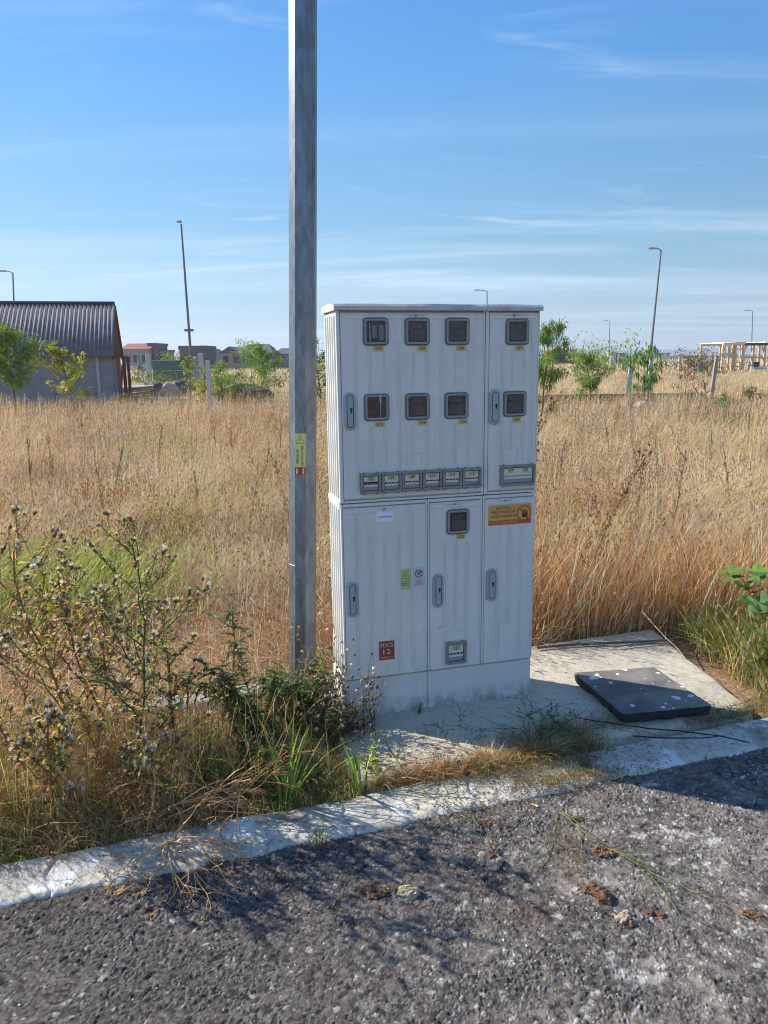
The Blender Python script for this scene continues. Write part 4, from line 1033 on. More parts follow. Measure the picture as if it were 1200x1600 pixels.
# ------------------------------------------------------------------ single plants
def jc(c, r, v=.15):
    k = 1 + r.gauss(0, v); return tuple(min(.9, max(.006, x * k * (1 + r.gauss(0, .04)))) for x in (PAL[c] if isinstance(c, str) else c))
PAL.update(stemg=(.11, .125, .045), stemb=(.30, .16, .07), dgreen=(.06, .095, .03), bgreen=(.17, .28, .05), cream=(.86, .78, .60), fluff=(.62, .48, .31), dkbr=(.10, .055, .03),
           purple=(.36, .16, .38), orange=(.74, .40, .15), yellow=(.70, .58, .08), teal=(.07, .13, .06), ash=(.42, .38, .32))
class PB:
    def __init__(s): s.V = []; s.T = []; s.C = []
    def _a(s, vs, ts, c):
        o = len(s.V); s.V += [tuple(v) for v in vs]; s.T += [(a + o, b + o, d + o) for a, b, d in ts]; s.C += [c] * len(vs)
    def tube(s, pts, r0, r1, c, n=4):
        L = len(pts); vs = []; ref = Vector((1, .3, .1)).normalized()
        for i, p in enumerate(pts):
            d = (pts[min(i + 1, L - 1)] - pts[max(i - 1, 0)]); d = d.normalized() if d.length > 1e-9 else Vector((0, 0, 1))
            if abs(ref.dot(d)) > .97: ref = Vector((.1, 1, .2)).normalized()
            u = (ref - d * ref.dot(d)).normalized(); v = d.cross(u); r = r0 + (r1 - r0) * i / (L - 1)
            for k in range(n):
                a = 6.2832 * k / n; vs.append(p + u * (math.cos(a) * r) + v * (math.sin(a) * r))
        ts = []
        for i in range(L - 1):
            for k in range(n):
                a, b, e, f = i * n + k, i * n + (k + 1) % n, (i + 1) * n + (k + 1) % n, (i + 1) * n + k; ts += [(a, b, e), (a, e, f)]
        s._a(vs, ts, c)
    def leaf(s, p, d, L, w, c, r, droop=.3, fold=.25, spiky=0):
        d = d.normalized(); side = d.cross(Vector((0, 0, 1)))
        if side.length < .05: side = Vector((1, 0, 0))
        side = (side.normalized() + Vector((0, 0, r.uniform(-.5, .5)))).normalized(); nrm = side.cross(d).normalized()
        prof = ((.0, .12), (.22, .75), (.5, 1.0), (.78, .62), (1.0, 0.0)) if not spiky else ((0, .15), (.15, .9), (.25, .35), (.42, 1.0), (.55, .35), (.72, .7), (.82, .2), (1, 0))
        vs = []
        for t, q in prof:
            c0 = p + d * (L * t) + Vector((0, 0, -1)) * (droop * L * t * t)
            e = side * (w * .5 * q)
            vs += [c0 + e + nrm * (fold * w * q * .5), c0, c0 - e + nrm * (fold * w * q * .5)]
        ts = []
        for i in range(len(prof) - 1):
            a = i * 3; ts += [(a, a + 1, a + 4), (a, a + 4, a + 3), (a + 1, a + 2, a + 5), (a + 1, a + 5, a + 4)]
        s._a(vs, ts, c)
    def ball(s, p, rx, rz, c, r, axis=None, jit=.12):
        P6 = [Vector((0, 0, 1)), Vector((0, 0, -1))] + [Vector((math.cos(a) * .87, math.sin(a) * .87, .5 * sg)) for sg in (1, -1) for a in [1.047 * k + (.52 if sg < 0 else 0) for k in range(6)]]
        q = axis.to_track_quat('Z', 'Y') if axis is not None else None
        vs = []
        for v in P6:
            k = 1 + r.uniform(-jit, jit); w = Vector((v.x * rx * k, v.y * rx * k, v.z * rz * k))
            if q: w = q @ w
            vs.append(p + w)
        ts = []
        for k in range(6):
            a, b = 2 + k, 2 + (k + 1) % 6; e, f = 8 + k, 8 + (k + 1) % 6
            ts += [(0, a, b), (a, e, b), (b, e, f), (1, f, e)]
        s._a(vs, ts, c)
    def fluffhead(s, p, ax, R_, r, dead=True):
        """thistle head: scaly brown cup with a tuft of pale bristles"""
        s.ball(p, R_ * .52, R_ * .62, jc('stemb' if r.random() < .6 else 'olive', r), r, ax)
        if dead == 2: tc_ = 'purple'
        else: tc_ = 'cream' if r.random() < .7 else 'fluff'
        n = 11; q = ax.to_track_quat('Z', 'Y')
        for k in range(n):
            a = 6.283 * k / n + r.uniform(-.3, .3); o = r.uniform(.25, 1.1) if dead == 1 else r.uniform(.1, .6)
            d = q @ Vector((math.cos(a) * o, math.sin(a) * o, 1)).normalized(); b0 = p + ax * R_ * .35
            sd = d.cross(ax); sd = sd.normalized() if sd.length > .01 else Vector((1, 0, 0))
            e = b0 + d * R_ * r.uniform(.8, 1.2); s._a([b0 - sd * R_ * .07, b0 + sd * R_ * .07, e + sd * R_ * .16, e - sd * R_ * .16], [(0, 1, 2), (0, 2, 3)], jc(tc_, r, .1))
    def mark(s): s.M = getattr(s, 'M', [0]); s.M.append((len(s.V), len(s.T)))
    def build_each(s, name, m, parent):
        a = (0, 0)
        for b in [q for q in getattr(s, 'M', []) if q]:
            if b[0] > a[0]: bulk_obj(name, np.array(s.V[a[0]:b[0]]), np.array(s.T[a[1]:b[1]]) - a[0], np.array(s.C[a[0]:b[0]]), m, parent)
            a = b
    def build(s, name, m, parent):
        if name in ('flower_heads', 'seed_heads') and len([q for q in getattr(s, 'M', []) if q]) <= 100: return s.build_each(name[:-1], m, parent)
        if not s.V: return None
        return bulk_obj(name, np.array(s.V), np.array(s.T), np.array(s.C), m, parent)

def wander(p, d, L, n, r, bend=.12, grav=0.0):
    pts = [p.copy()]; d = d.normalized(); st = L / n
    for i in range(n):
        d = (d + Vector((r.gauss(0, bend), r.gauss(0, bend), r.gauss(0, bend * .7) - grav))).normalized()
        p = p + d * st; pts.append(p.copy())
    return pts, d

def thistle(name, label, base, h, lean, seed, group=None, nbr=9, leafy=1.0, headR=.011, green=.6, heads=True, r0=.0045, cat='thistle', spread=.85, purple=.08, leafsize=1.0):
    r = random.Random(seed); base = Vector(base); root = empty(name, base); tag(root, label, cat, group)
    st, lf, hd = PB(), PB(), PB(); O = Vector((0, 0, -.01))
    sc = 'stemg' if r.random() < green else 'stemb'
    main, d = wander(O, Vector((lean[0], lean[1], 1)), h, 10, r, .10)
    st.tube(main, r0, r0 * .45, jc(sc, r), 5)
    def leaves(pts, k, size, low):
        for _ in range(k):
            i = r.randrange(len(pts) - 1); t = r.random(); p = pts[i].lerp(pts[i + 1], t); a = r.uniform(0, 6.28)
            dry_ = r.random() < (1 - green) * (1.5 if low else .8)
            c = jc(r.choice(['brown', 'orange', 'orange', 'tan', 'yellow', 'rust'] if dry_ else ['dgreen', 'stemg', 'green', 'olive', 'bgreen', 'ygreen']), r)
            lf.leaf(p, Vector((math.cos(a), math.sin(a), r.uniform(.1, .8))), size * r.uniform(.5, 1.2), size * r.uniform(.20, .36), c, r, droop=r.uniform(.2, 1.3) if dry_ else r.uniform(0, .5), spiky=1)
    leaves(main, int(16 * leafy), .06 * leafsize, True)
    def tophead(p, d):
        if not heads: return
        k = r.choice([0, 1, 1, 2, 3])
        for j in range(k):
            dd = (d + Vector((r.gauss(0, .5), r.gauss(0, .5), r.gauss(.2, .3)))).normalized(); e = p + dd * r.uniform(.006, .03)
            st.tube([p, e], .0011, .0010, jc(sc, r), 3); x = r.random()
            hd.fluffhead(e, dd, headR * r.uniform(.7, 1.25), r, 2 if x < purple else (1 if x < .75 else 0)); hd.mark()
    tophead(main[-1], d)
    for k in range(nbr):
        t = .22 + .75 * (k + r.random()) / nbr; i = min(int(t * 10), 9); p = main[i]; a = 2.4 * k + r.uniform(-.5, .5)
        L = h * (1 - t * .62) * r.uniform(.32, .55)
        b, d1 = wander(p, Vector((math.cos(a) * spread, math.sin(a) * spread, r.uniform(.6, 1.1))), L, 6, r, .13, -.03)
        st.tube(b, r0 * .55, r0 * .25, jc(sc, r), 4); leaves(b, int(7 * leafy), .038 * leafsize, False); tophead(b[-1], d1)
        for j in range(r.choice([2, 3, 4])):
            q = b[r.randrange(2, 6)]; a2 = r.uniform(0, 6.28)
            c, d2 = wander(q, Vector((math.cos(a2) * .7 + d1.x, math.sin(a2) * .7 + d1.y, .9)), L * r.uniform(.25, .5), 4, r, .14, -.03)
            st.tube(c, r0 * .3, r0 * .2, jc(sc, r), 3); leaves(c, int(4 * leafy), .024 * leafsize, False); tophead(c[-1], d2)
    st.build('stems', VEGS, root); lf.build('leaves', VEG, root); hd.build('flower_heads', VEG, root)
    return root

TG = 'thistles among the kerbside weeds'
def on(px, py, z=0.0): g = gnd(px, py, z); return (g.x, g.y, z)
spots = [  # base pixel guess, height, lean, seed, label
    ((62, 1262), .92, (.02, .05), 11, 'tall brown stalked thistle nearest the left edge of the photo', .25, 10),
    ((120, 1215), 1.12, (.10, .0), 12, 'tall branching thistle with the highest cream seed heads at the left', .55, 12),
    ((215, 1235), 1.0, (.22, .05), 13, 'green stemmed thistle with spread arms left of the dry stems', .8, 13),
    ((180, 1170), .80, (-.18, .1), 14, 'thistle with orange yellow leaves behind the tall ones', .35, 9),
    ((20, 1180), .85, (-.04, .1), 15, 'thistle with many cream heads cut by the left edge', .6, 12),
    ((285, 1200), .62, (-.05, .08), 16, 'shorter green thistle in front of the old edging', .85, 9),
    ((95, 1290), .55, (-.2, .0), 17, 'low leafy thistle close to the kerb at the left', .6, 8),
    ((235, 1270), .36, (.1, .0), 18, 'small brown thistle beside the dry stems', .3, 7),
    ((150, 1260), .78, (.05, .06), 19, 'thin upright thistle between the two tallest thistles', .5, 9),
]
for (px, h, ln, sd, lb, gn, nb) in spots:
    thistle('thistle', lb, on(*px), h, ln, sd, TG, nb + 3, 3.0, .0125, gn * .8, r0=.0055, leafsize=1.15)

# dark leafy thistle left of the pole, leaning left, with wilted brown leaves
def leafy_weed(name, label, base, stems, seed, cols, size, brown=.25, cat='weed', group=None, k=26, heads=0):
    r = random.Random(seed); base = Vector(base); root = empty(name, base); tag(root, label, cat, group); st, lf, hd = PB(), PB(), PB()
    for (dx, dy, dz, L) in stems:
        pts, d = wander(Vector((0, 0, -.01)), Vector((dx, dy, dz)), L, 9, r, .09, .01)
        st.tube(pts, .0045, .0018, jc('stemg', r), 5)
        for j in range(k):
            t = r.uniform(.08, 1); i = min(int(t * 9), 8); p = pts[i].lerp(pts[i + 1], r.random()); a = r.uniform(0, 6.28)
            wilt = r.random() < brown
            c = jc(r.choice(['dkbr', 'brown', 'stemb']) if wilt else r.choice(cols), r)
            lf.leaf(p, Vector((math.cos(a), math.sin(a), -.6 if wilt else r.uniform(0, .7))), size * r.uniform(.6, 1.3), size * r.uniform(.2, .38), c, r, droop=1.2 if wilt else .35, spiky=1, fold=.5)
        for j in range(4):
            p = pts[r.randrange(4, 9)]; a = r.uniform(0, 6.28); b, d2 = wander(p, Vector((math.cos(a), math.sin(a), 1)), L * .25, 4, r, .15)
            st.tube(b, .002, .001, jc('stemg', r), 3)
            for q in range(12):
                aa = r.uniform(0, 6.28); lf.leaf(b[r.randrange(1, 5)], Vector((math.cos(aa), math.sin(aa), .4)), size * r.uniform(.35, .7), size * r.uniform(.12, .2), jc(r.choice(cols), r), r, spiky=1)
            if heads and r.random() < .5: hd.fluffhead(b[-1], d2, .010, r, 1); hd.mark()
    st.build('stems', VEGS, root); lf.build('leaves', VEG, root); hd.build('flower_heads', VEG, root); return root
dg = ['dgreen', 'green', 'stemg', 'teal', 'green', 'bgreen']
leafy_weed('spiny_weed', 'dark green spiny weed with wilted brown leaves left of the pole foot', on(425, 1165), [(-.55, .15, 1, .62), (-.9, .1, .8, .56), (-.2, .1, 1, .46), (.15, .15, 1, .38), (-.35, -.1, .9, .42), (-.7, .0, 1, .5)], 31, dg, .070, .24, k=80, heads=1)
leafy_weed('spiny_weed', 'small dark spiny weed in front of the pole foot', on(470, 1150), [(.1, -.1, 1, .34), (-.4, -.1, .9, .34), (.5, 0, .8, .32), (.2, .1, 1, .36), (-.1, -.2, 1, .3), (-.7, .1, .8, .4)], 32, dg, .06, .12, k=60)
leafy_weed('spiny_weed', 'low dark spiny weed between the pole foot and the kerb', on(400, 1225), [(-.5, 0, .5, .26), (.3, .1, .6, .24), (0, -.2, .5, .2), (-.2, .2, .9, .34), (.1, .2, .9, .3)], 33, dg, .055, .3, k=44)

# round dry seed heads between pole and cabinet
def seedhead_plant(label, base, seed, n, spread, h0, h1, group):
    r = random.Random(seed); root = empty('seed_head_weed', Vector(base)); tag(root, label, 'weed', group); st, lf, hd = PB(), PB(), PB()
    for k in range(n):
        a = r.uniform(0, 6.28); sp_ = r.uniform(.1, 1) * spread; H = r.uniform(h0, h1)
        pts, d = wander(Vector((r.gauss(0, .02), r.gauss(0, .02), -.01)), Vector((math.cos(a) * sp_, math.sin(a) * sp_, H)), H * 1.15, 7, r, .10)
        st.tube(pts, .0018, .0009, jc(r.choice(['stemb', 'stemg', 'dkbr']), r), 3)
        for j in range(r.choice([1, 2, 3])):
            p = pts[-1 - min(j, 3)]; dd = (d + Vector((r.gauss(0, .6), r.gauss(0, .6), .3))).normalized(); e = p + dd * r.uniform(.005, .035)
            st.tube([p, e], .0009, .0008, jc('stemb', r), 3); R_ = r.uniform(.0055, .0095)
            hd.ball(e + dd * R_ * .6, R_, R_ * 1.05, jc(r.choice(['ash', 'fluff', 'cream', 'stemb', 'brown']), r), r, dd)
            for q in range(4):
                v = Vector((r.gauss(0, 1), r.gauss(0, 1), r.gauss(0, 1))).normalized(); hd.leaf(e + dd * R_ * .6 + v * R_ * .6, v, R_ * 1.1, R_ * .6, jc('dkbr' if r.random() < .4 else 'ash', r), r)
            hd.mark()
        for j in range(18):
            p = pts[r.randrange(0, 6)]; aa = r.uniform(0, 6.28); lf.leaf(p, Vector((math.cos(aa), math.sin(aa), r.uniform(-.3, .6))), r.uniform(.015, .04), r.uniform(.004, .010), jc(r.choice(['dkbr', 'dgreen', 'dgreen', 'brown', 'stemg']), r), r, spiky=1)
    st.build('stems', VEGS, root); lf.build('leaves', VEG, root); hd.build('seed_heads', VEG, root)
SG = 'seed head weeds at the foot of the cabinet'
seedhead_plant('bushy dark weed with round seed heads between pole and cabinet', (-.27, 3.22, 0), 41, 34, .24, .20, .44, SG)
seedhead_plant('weed with pale round seed heads at the left corner of the cabinet plinth', (-.155, 3.11, 0), 42, 26, .16, .10, .29, SG)
seedhead_plant('low tangled weed with seed heads in front of the pole', (-.27, 3.03, 0), 43, 26, .2, .06, .20, SG)
seedhead_plant('sparse weed with few tall seed heads rising before the left cabinet door', (-.06, 3.07, .0), 44, 7, .10, .22, .34, SG)

# dry orange branching stems
def dry_branching(label, base, dirs, seed, grav=.06, cols=('orange', 'gold', 'stemb', 'tan'), r0=.0026, name='dry_branching_weed', group='dry branching weeds beside the kerb', fork=4, nub=True):
    r = random.Random(seed); root = empty(name, Vector(base)); tag(root, label, 'weed', group); st, hd = PB(), PB()
    def grow(p, d, L, rad_, lvl):
        pts, dn = wander(p, d, L, 5, r, .13, grav * (.35 if lvl == 0 else .8))
        for i, q in enumerate(pts):
            if q.z < -base[2] + .006: q.z = -base[2] + .006 + r.uniform(0, .006)
        c = jc(cols[0] if lvl > 1 else r.choice(cols), r, .18); st.tube(pts, rad_, rad_ * .62, c, 4 if lvl == 0 else 3)
        if lvl >= fork:
            if nub: hd.ball(pts[-1], .0026, .003, jc(r.choice(['stemb', 'dkbr', 'tan']), r), r)
            return
        for k in range(r.choice([2, 2, 3])):
            q = pts[-1] if k == 0 else pts[r.randrange(3, 6)]; dd = (dn + Vector((r.gauss(0, .42), r.gauss(0, .42), r.gauss(.08, .30)))).normalized()
            grow(q, dd, L * r.uniform(.5, .78), rad_ * .66, lvl + 1)
    for (dx, dy, dz, L) in dirs: grow(Vector((r.gauss(0, .012), r.gauss(0, .012), .0)), Vector((dx, dy, dz)), L, r0, 0)
    st.build('stems', VEGS, root); hd.build('seed_nubs', VEG, root)
dry_branching('dry orange brown branching weed leaning right over the strip', on(232, 1290), [(1, .25, .75, .25), (.9, .35, 1.1, .28), (1, .0, .45, .26), (.6, .3, 1.0, .27), (1.1, .15, .25, .25), (.4, .1, 1, .23), (.9, -.1, .6, .22), (1, .3, .5, .29)], 51, .07, r0=.0046)
dry_branching('dry orange brown weed hanging over the kerb onto the asphalt', on(262, 1318, .02), [(.1, -1, .45, .15), (.35, -1, .35, .17), (-.25, -1, .40, .15), (.7, -.8, .25, .18), (-.55, -.7, .5, .14), (.25, -.6, .9, .12), (.5, -1, .5, .16), (.0, -1, .2, .16)], 52, .10, r0=.0046)
dry_branching('thin dry brown weed beside the kerb near the left edge', on(165, 1310), [(-.3, -.5, .7, .11), (.2, -.7, .6, .11), (.5, -.2, .9, .13)], 53, .05, ('stemb', 'orange', 'tan'), .002)
dry_branching('dead reddish weed clump in the joint before the cabinet', kp(.47, .275, .02), [(.2, 0, 1, .045), (-.5, .1, .6, .05), (.6, 0, .5, .05), (-.8, 0, .3, .05), (.2, -.4, .5, .045), (.9, .1, .2, .05)], 54, .03, ('rust', 'stemb', 'orange'), .0016, fork=3, nub=False)
dry_branching('pale dry forked twig standing in the joint', kp(.53, .30, .02), [(.8, .2, .8, .055), (.5, .3, 1, .045)], 55, 0, ('tan', 'pale', 'gold'), .0014, fork=2, nub=False)

# broad arching green grass
def grass_tuft(label, base, seed, n, L0, L1, w, cols, group='green grass tufts along the kerb', name='grass_tuft', lean=.5):
    r = random.Random(seed); root = empty(name, Vector(base)); tag(root, label, 'grass tuft', group); bl = PB()
    for k in range(n):
        a = r.uniform(0, 6.28); L = r.uniform(L0, L1); d = Vector((math.cos(a) * lean * r.random() * 1.3, math.sin(a) * lean * r.random() * 1.3, 1)).normalized()
        p = Vector((r.gauss(0, .014), r.gauss(0, .014), -.01)); side = d.cross(Vector((math.cos(a), math.sin(a), 0)) + Vector((0, 0, .1))); side = side.normalized() if side.length > .02 else Vector((1, 0, 0))
        g = r.uniform(.04, .22); N_ = 8; pts = []; q = p; dd = d
        for i in range(N_ + 1):
            pts.append(q); dd = (dd + Vector((math.cos(a) * .04, math.sin(a) * .04, -g * (i / N_)))).normalized(); q = q + dd * (L / N_)
        c = jc(r.choice(cols), r); ww = w * r.uniform(.6, 1.1); vs = []
        for i, q in enumerate(pts):
            t = i / N_; e = side * (ww * .5 * (1 - t ** 3) * (.6 + .8 * min(t * 3, 1) * .5)); vs += [q - e, q + Vector((0, 0, -.0008)), q + e]
        ts = []
        for i in range(N_):
            b = i * 3; ts += [(b, b + 1, b + 4), (b, b + 4, b + 3), (b + 1, b + 2, b + 5), (b + 1, b + 5, b + 4)]
        bl._a(vs, ts, c)
    o = bl.build('blades', VEG, root); return root
grass_tuft('tall bright green broad bladed grass tuft between the pole and the kerb', on(445, 1262), 61, 26, .20, .46, .011, ['bgreen', 'green', 'bgreen', 'ygreen'], lean=.42)
grass_tuft('bright green grass tuft at the left end of the pad', on(560, 1240), 62, 18, .12, .30, .011, ['bgreen', 'green', 'ygreen'], lean=.6)
grass_tuft('short green grass tuft left of the tall green tuft', on(415, 1235), 63, 22, .10, .26, .008, ['green', 'dgreen', 'bgreen'], lean=.8)
grass_tuft('small dull tuft growing from the kerb edge under the dry stems', on(333, 1352, .01), 64, 80, .025, .065, .0022, ['olive', 'dgreen', 'brown'], lean=1.1)
grass_tuft('fine feathery green tuft standing on the kerb edge', on(497, 1318, .01), 65, 60, .03, .11, .0022, ['green', 'bgreen', 'olive'], lean=.7)

def bushlet(label, base, seed, n, h, spread, cols, size, group=None, name='leafy_weed', ratio=.3):
    r = random.Random(seed); root = empty(name, Vector(base)); tag(root, label, 'weed', group); st, lf = PB(), PB()
    for k in range(n):
        a = r.uniform(0, 6.28); q = r.random() * spread
        pts, d = wander(Vector((0, 0, -.01)), Vector((math.cos(a) * q, math.sin(a) * q, h)), math.hypot(q, h) * r.uniform(.6, 1.1), 7, r, .12)
        st.tube(pts, .0013, .0007, jc(r.choice(['stemg', 'stemb']), r), 3)
        for j in range(15):
            p = pts[r.randrange(1, 8)]; aa = r.uniform(0, 6.28); lf.leaf(p, Vector((math.cos(aa), math.sin(aa), r.uniform(-.1, .9))), size * r.uniform(.5, 1.2), size * ratio * r.uniform(.6, 1.2), jc(r.choice(cols), r), r)
    st.build('stems', VEGS, root); lf.build('leaves', VEG, root)
LG = 'small leafy weeds near the kerb'
bushlet('bright green leafy weed at the corner of pad and kerb', on(585, 1215), 71, 15, .15, .10, ['bgreen', 'green', 'ygreen'], .026, LG)
bushlet('green weed with thin upright shoots at the left end of the pad', on(620, 1190, .02), 72, 7, .17, .05, ['green', 'bgreen'], .013, LG)
bushlet('dark leafy weed under the seed heads', on(520, 1170), 73, 40, .24, .16, ['dgreen', 'green', 'stemg'], .022, LG)
bushlet('low grey green weed beside the tall tuft', on(490, 1240), 74, 20, .10, .14, ['green', 'olive', 'dgreen'], .018, LG)
bushlet('fine leaved green weed mound at the far left by the kerb', on(30, 1335), 75, 40, .13, .20, ['green', 'olive', 'bgreen'], .013, LG)
bushlet('fine leaved brownish weed mound left of the hanging dry stems', on(130, 1315), 76, 26, .12, .16, ['olive', 'brown', 'green'], .013, LG)
bushlet('small leafy weed against the plinth of the cabinet', on(655, 1112, .05), 77, 5, .05, .04, ['dgreen', 'green'], .012, LG)
bushlet('grey green bushy weed in front of the edging strip', on(330, 1180), 78, 30, .16, .20, ['green', 'olive', 'dgreen'], .014, LG)
bushlet('dense olive weed under the thistles', on(240, 1215), 79, 34, .24, .22, ['green', 'olive', 'stemg'], .015, LG)
bushlet('mixed green weed in the middle of the strip', on(370, 1255), 80, 26, .10, .18, ['dgreen', 'olive', 'brown'], .015, LG)

bushlet('rusty orange leaved weed among the thistles', on(170, 1230), 301, 24, .34, .24, ['orange', 'rust', 'yellow', 'olive'], .026, LG)
bushlet('yellow and green leaved weed left of the rusty one', on(70, 1235), 302, 24, .36, .24, ['yellow', 'ygreen', 'green', 'orange'], .024, LG)
bushlet('tall olive leaved weed between thistles and edging', on(245, 1165), 303, 24, .36, .26, ['olive', 'green', 'ygreen', 'brown'], .022, LG)
bushlet('brown leaved weed in front of the thistles', on(200, 1290), 304, 36, .20, .2, ['rust', 'brown', 'olive', 'orange'], .018, LG)
bushlet('dark green leafy mass around the pole foot', on(445, 1130), 305, 60, .30, .24, ['dgreen', 'green', 'bgreen', 'dgreen'], .030, LG)
bushlet('dark green weed right of the pole foot', on(505, 1130), 306, 50, .26, .20, ['dgreen', 'dkbr', 'stemg', 'green'], .022, LG)

# knotgrass creeping over the pad, with tiny dark leaves
def creeper(label, base, dirs, seed, lift=.012, cols=('dgreen', 'teal', 'stemg'), size=.011, dens=22, group='knotgrass creeping over the pad', name='knotgrass', rad_=.0011):
    r = random.Random(seed); root = empty(name, Vector(base)); tag(root, label, 'weed', group); st, lf = PB(), PB()
    def run(p, a, L, lvl):
        n = 9; pts = [p.copy()]; q = p.copy()
        for i in range(n):
            a += r.gauss(0, .16); q = q + Vector((math.cos(a), math.sin(a), 0)) * (L / n); q.z = max(.003, p.z + lift * math.sin((i + 1) / n * 2.4) * L / .3 + r.uniform(-.003, .003)); pts.append(q.copy())
        st.tube(pts, rad_, rad_ * .6, jc('stemg', r), 3)
        for j in range(int(dens * L / .3)):
            i = r.randrange(n); pp = pts[i].lerp(pts[i + 1], r.random()); aa = a + r.choice([-1, 1]) * r.uniform(.4, 1.3)
            lf.leaf(pp, Vector((math.cos(aa), math.sin(aa), r.uniform(.1, .9))), size * r.uniform(.6, 1.2), size * .34, jc(r.choice(cols), r), r)
        if lvl < 2:
            for k in range(r.choice([1, 2, 3])): run(pts[r.randrange(2, 8)], a + r.choice([-1, 1]) * r.uniform(.4, 1.0), L * r.uniform(.35, .6), lvl + 1)
    for (a, L) in dirs: run(Vector((0, 0, .004)), R(a), L, 0)
    st.build('stems', VEGS, root); lf.build('leaves', VEG, root)
creeper('knotgrass fanning over the shaded pad before the cabinet', kp(.72, .30, .05), [(100, .34), (78, .42), (122, .38), (58, .38), (143, .30), (40, .3), (90, .22)], 81, .02)
creeper('knotgrass spreading toward the manhole cover', kp(.88, .32, .05), [(70, .34), (35, .35), (15, .42), (100, .28), (55, .24)], 82, .02)
creeper('knotgrass trailing left over the pad edge', kp(.50, .30, .05), [(160, .34), (140, .26), (175, .38), (120, .22)], 83, .012)
creeper('flattened knotgrass lying on the limed kerb', kp(.12, .16, .037), [(-10, .34), (10, .30), (190, .2), (-28, .26), (30, .25)], 84, .006, size=.009)
creeper('flattened knotgrass on the kerb before the cabinet', kp(.45, .15, .037), [(5, .32), (-20, .30), (185, .3), (165, .22)], 85, .006, ('dgreen', 'olive', 'brown'), .009)
creeper('dark creeping weed at the right end of the kerb', kp(1.55, .27, .05), [(20, .3), (160, .25), (60, .2), (-20, .25), (190, .3)], 86, .02, ('dgreen', 'dkbr', 'stemg'))
bushlet('green mat weed where the joint meets the asphalt', kp(.78, .22, .03), 87, 26, .05, .12, ['green', 'olive', 'bgreen'], .012, LG)
bushlet('brownish green mat weed right of the cigarette butt', kp(.88, .12, .03), 88, 20, .035, .10, ['olive', 'green', 'brown'], .011, LG)
bushlet('dark mound of fine weed on the pad before the cover', kp(.80, .34, .05), 89, 34, .07, .14, ['dgreen', 'stemg', 'teal'], .010, LG)

# cut green stems lying on the asphalt
def lying(label, pts_px, seed, rr, side_n, name='cut_shoot', group='cut green stems on the asphalt', cols=('olive', 'dgreen', 'teal')):
    r = random.Random(seed); P = [gnd(x, y, .014) for x, y in pts_px]; base = P[0].copy(); base.z = 0; root = empty(name, base); tag(root, label, 'plant stem', group); st = PB(); lf = PB()
    pts = []
    for a, b in zip(P[:-1], P[1:]):
        for k in range(4): pts.append(a.lerp(b, k / 4) + Vector((r.gauss(0, .0025), r.gauss(0, .0025), r.uniform(0, .006))))
    pts.append(P[-1]); pts = [q - base for q in pts]; st.tube(pts, rr, rr * .5, jc(cols[0], r), 4)
    for k in range(side_n):
        i = r.randrange(1, len(pts) - 1); d = (pts[i + 1] - pts[i]).normalized(); a = math.atan2(d.y, d.x) + r.choice([-1, 1]) * r.uniform(.25, .7); q = pts[i]; L = r.uniform(.03, .10)
        b = [q, q + Vector((math.cos(a), math.sin(a), .12)) * L * .5, q + Vector((math.cos(a + .1), math.sin(a + .1), .03)) * L]; st.tube(b, rr * .5, rr * .3, jc(r.choice(cols), r), 3)
        for j in range(5):
            aa = a + r.gauss(0, .7); pp = b[0].lerp(b[2], r.random()) + Vector((0, 0, .004)); lf.leaf(pp, Vector((math.cos(aa), math.sin(aa), .3)), r.uniform(.008, .018), .003, jc(r.choice(cols), r), r)
    st.build('stem', VEGS, root); lf.build('leaves', VEG, root)
lying('long cut green stem running from the joint down the asphalt', [(872, 1270), (930, 1315), (985, 1345), (1030, 1372), (1090, 1395), (1160, 1428), (1198, 1446)], 91, .0016, 16)
lying('cut green stem with a pale cut end lying beside the longest one', [(878, 1268), (960, 1328), (1010, 1352), (1076, 1361)], 92, .0016, 9)
lying('short cut green stem bending towards the viewer', [(985, 1338), (1020, 1372), (1040, 1400), (1066, 1436)], 93, .0016, 10)
lying('thin dark green stem lying left of the longest cut stem', [(872, 1275), (862, 1310), (850, 1345), (846, 1352)], 94, .0014, 8)
lying('thin fallen green stem beside the small brown clods', [(905, 1295), (910, 1325), (905, 1350)], 95, .0014, 6)
lying('thin green stem on the asphalt below the kerb grass', [(652, 1255), (654, 1290), (653, 1345)], 96, .0012, 4)
lying('dry brown twig standing off a dirt clod', [(775, 1275), (768, 1305), (760, 1338)], 97, .0014, 2, cols=('brown', 'brown', 'tan'))

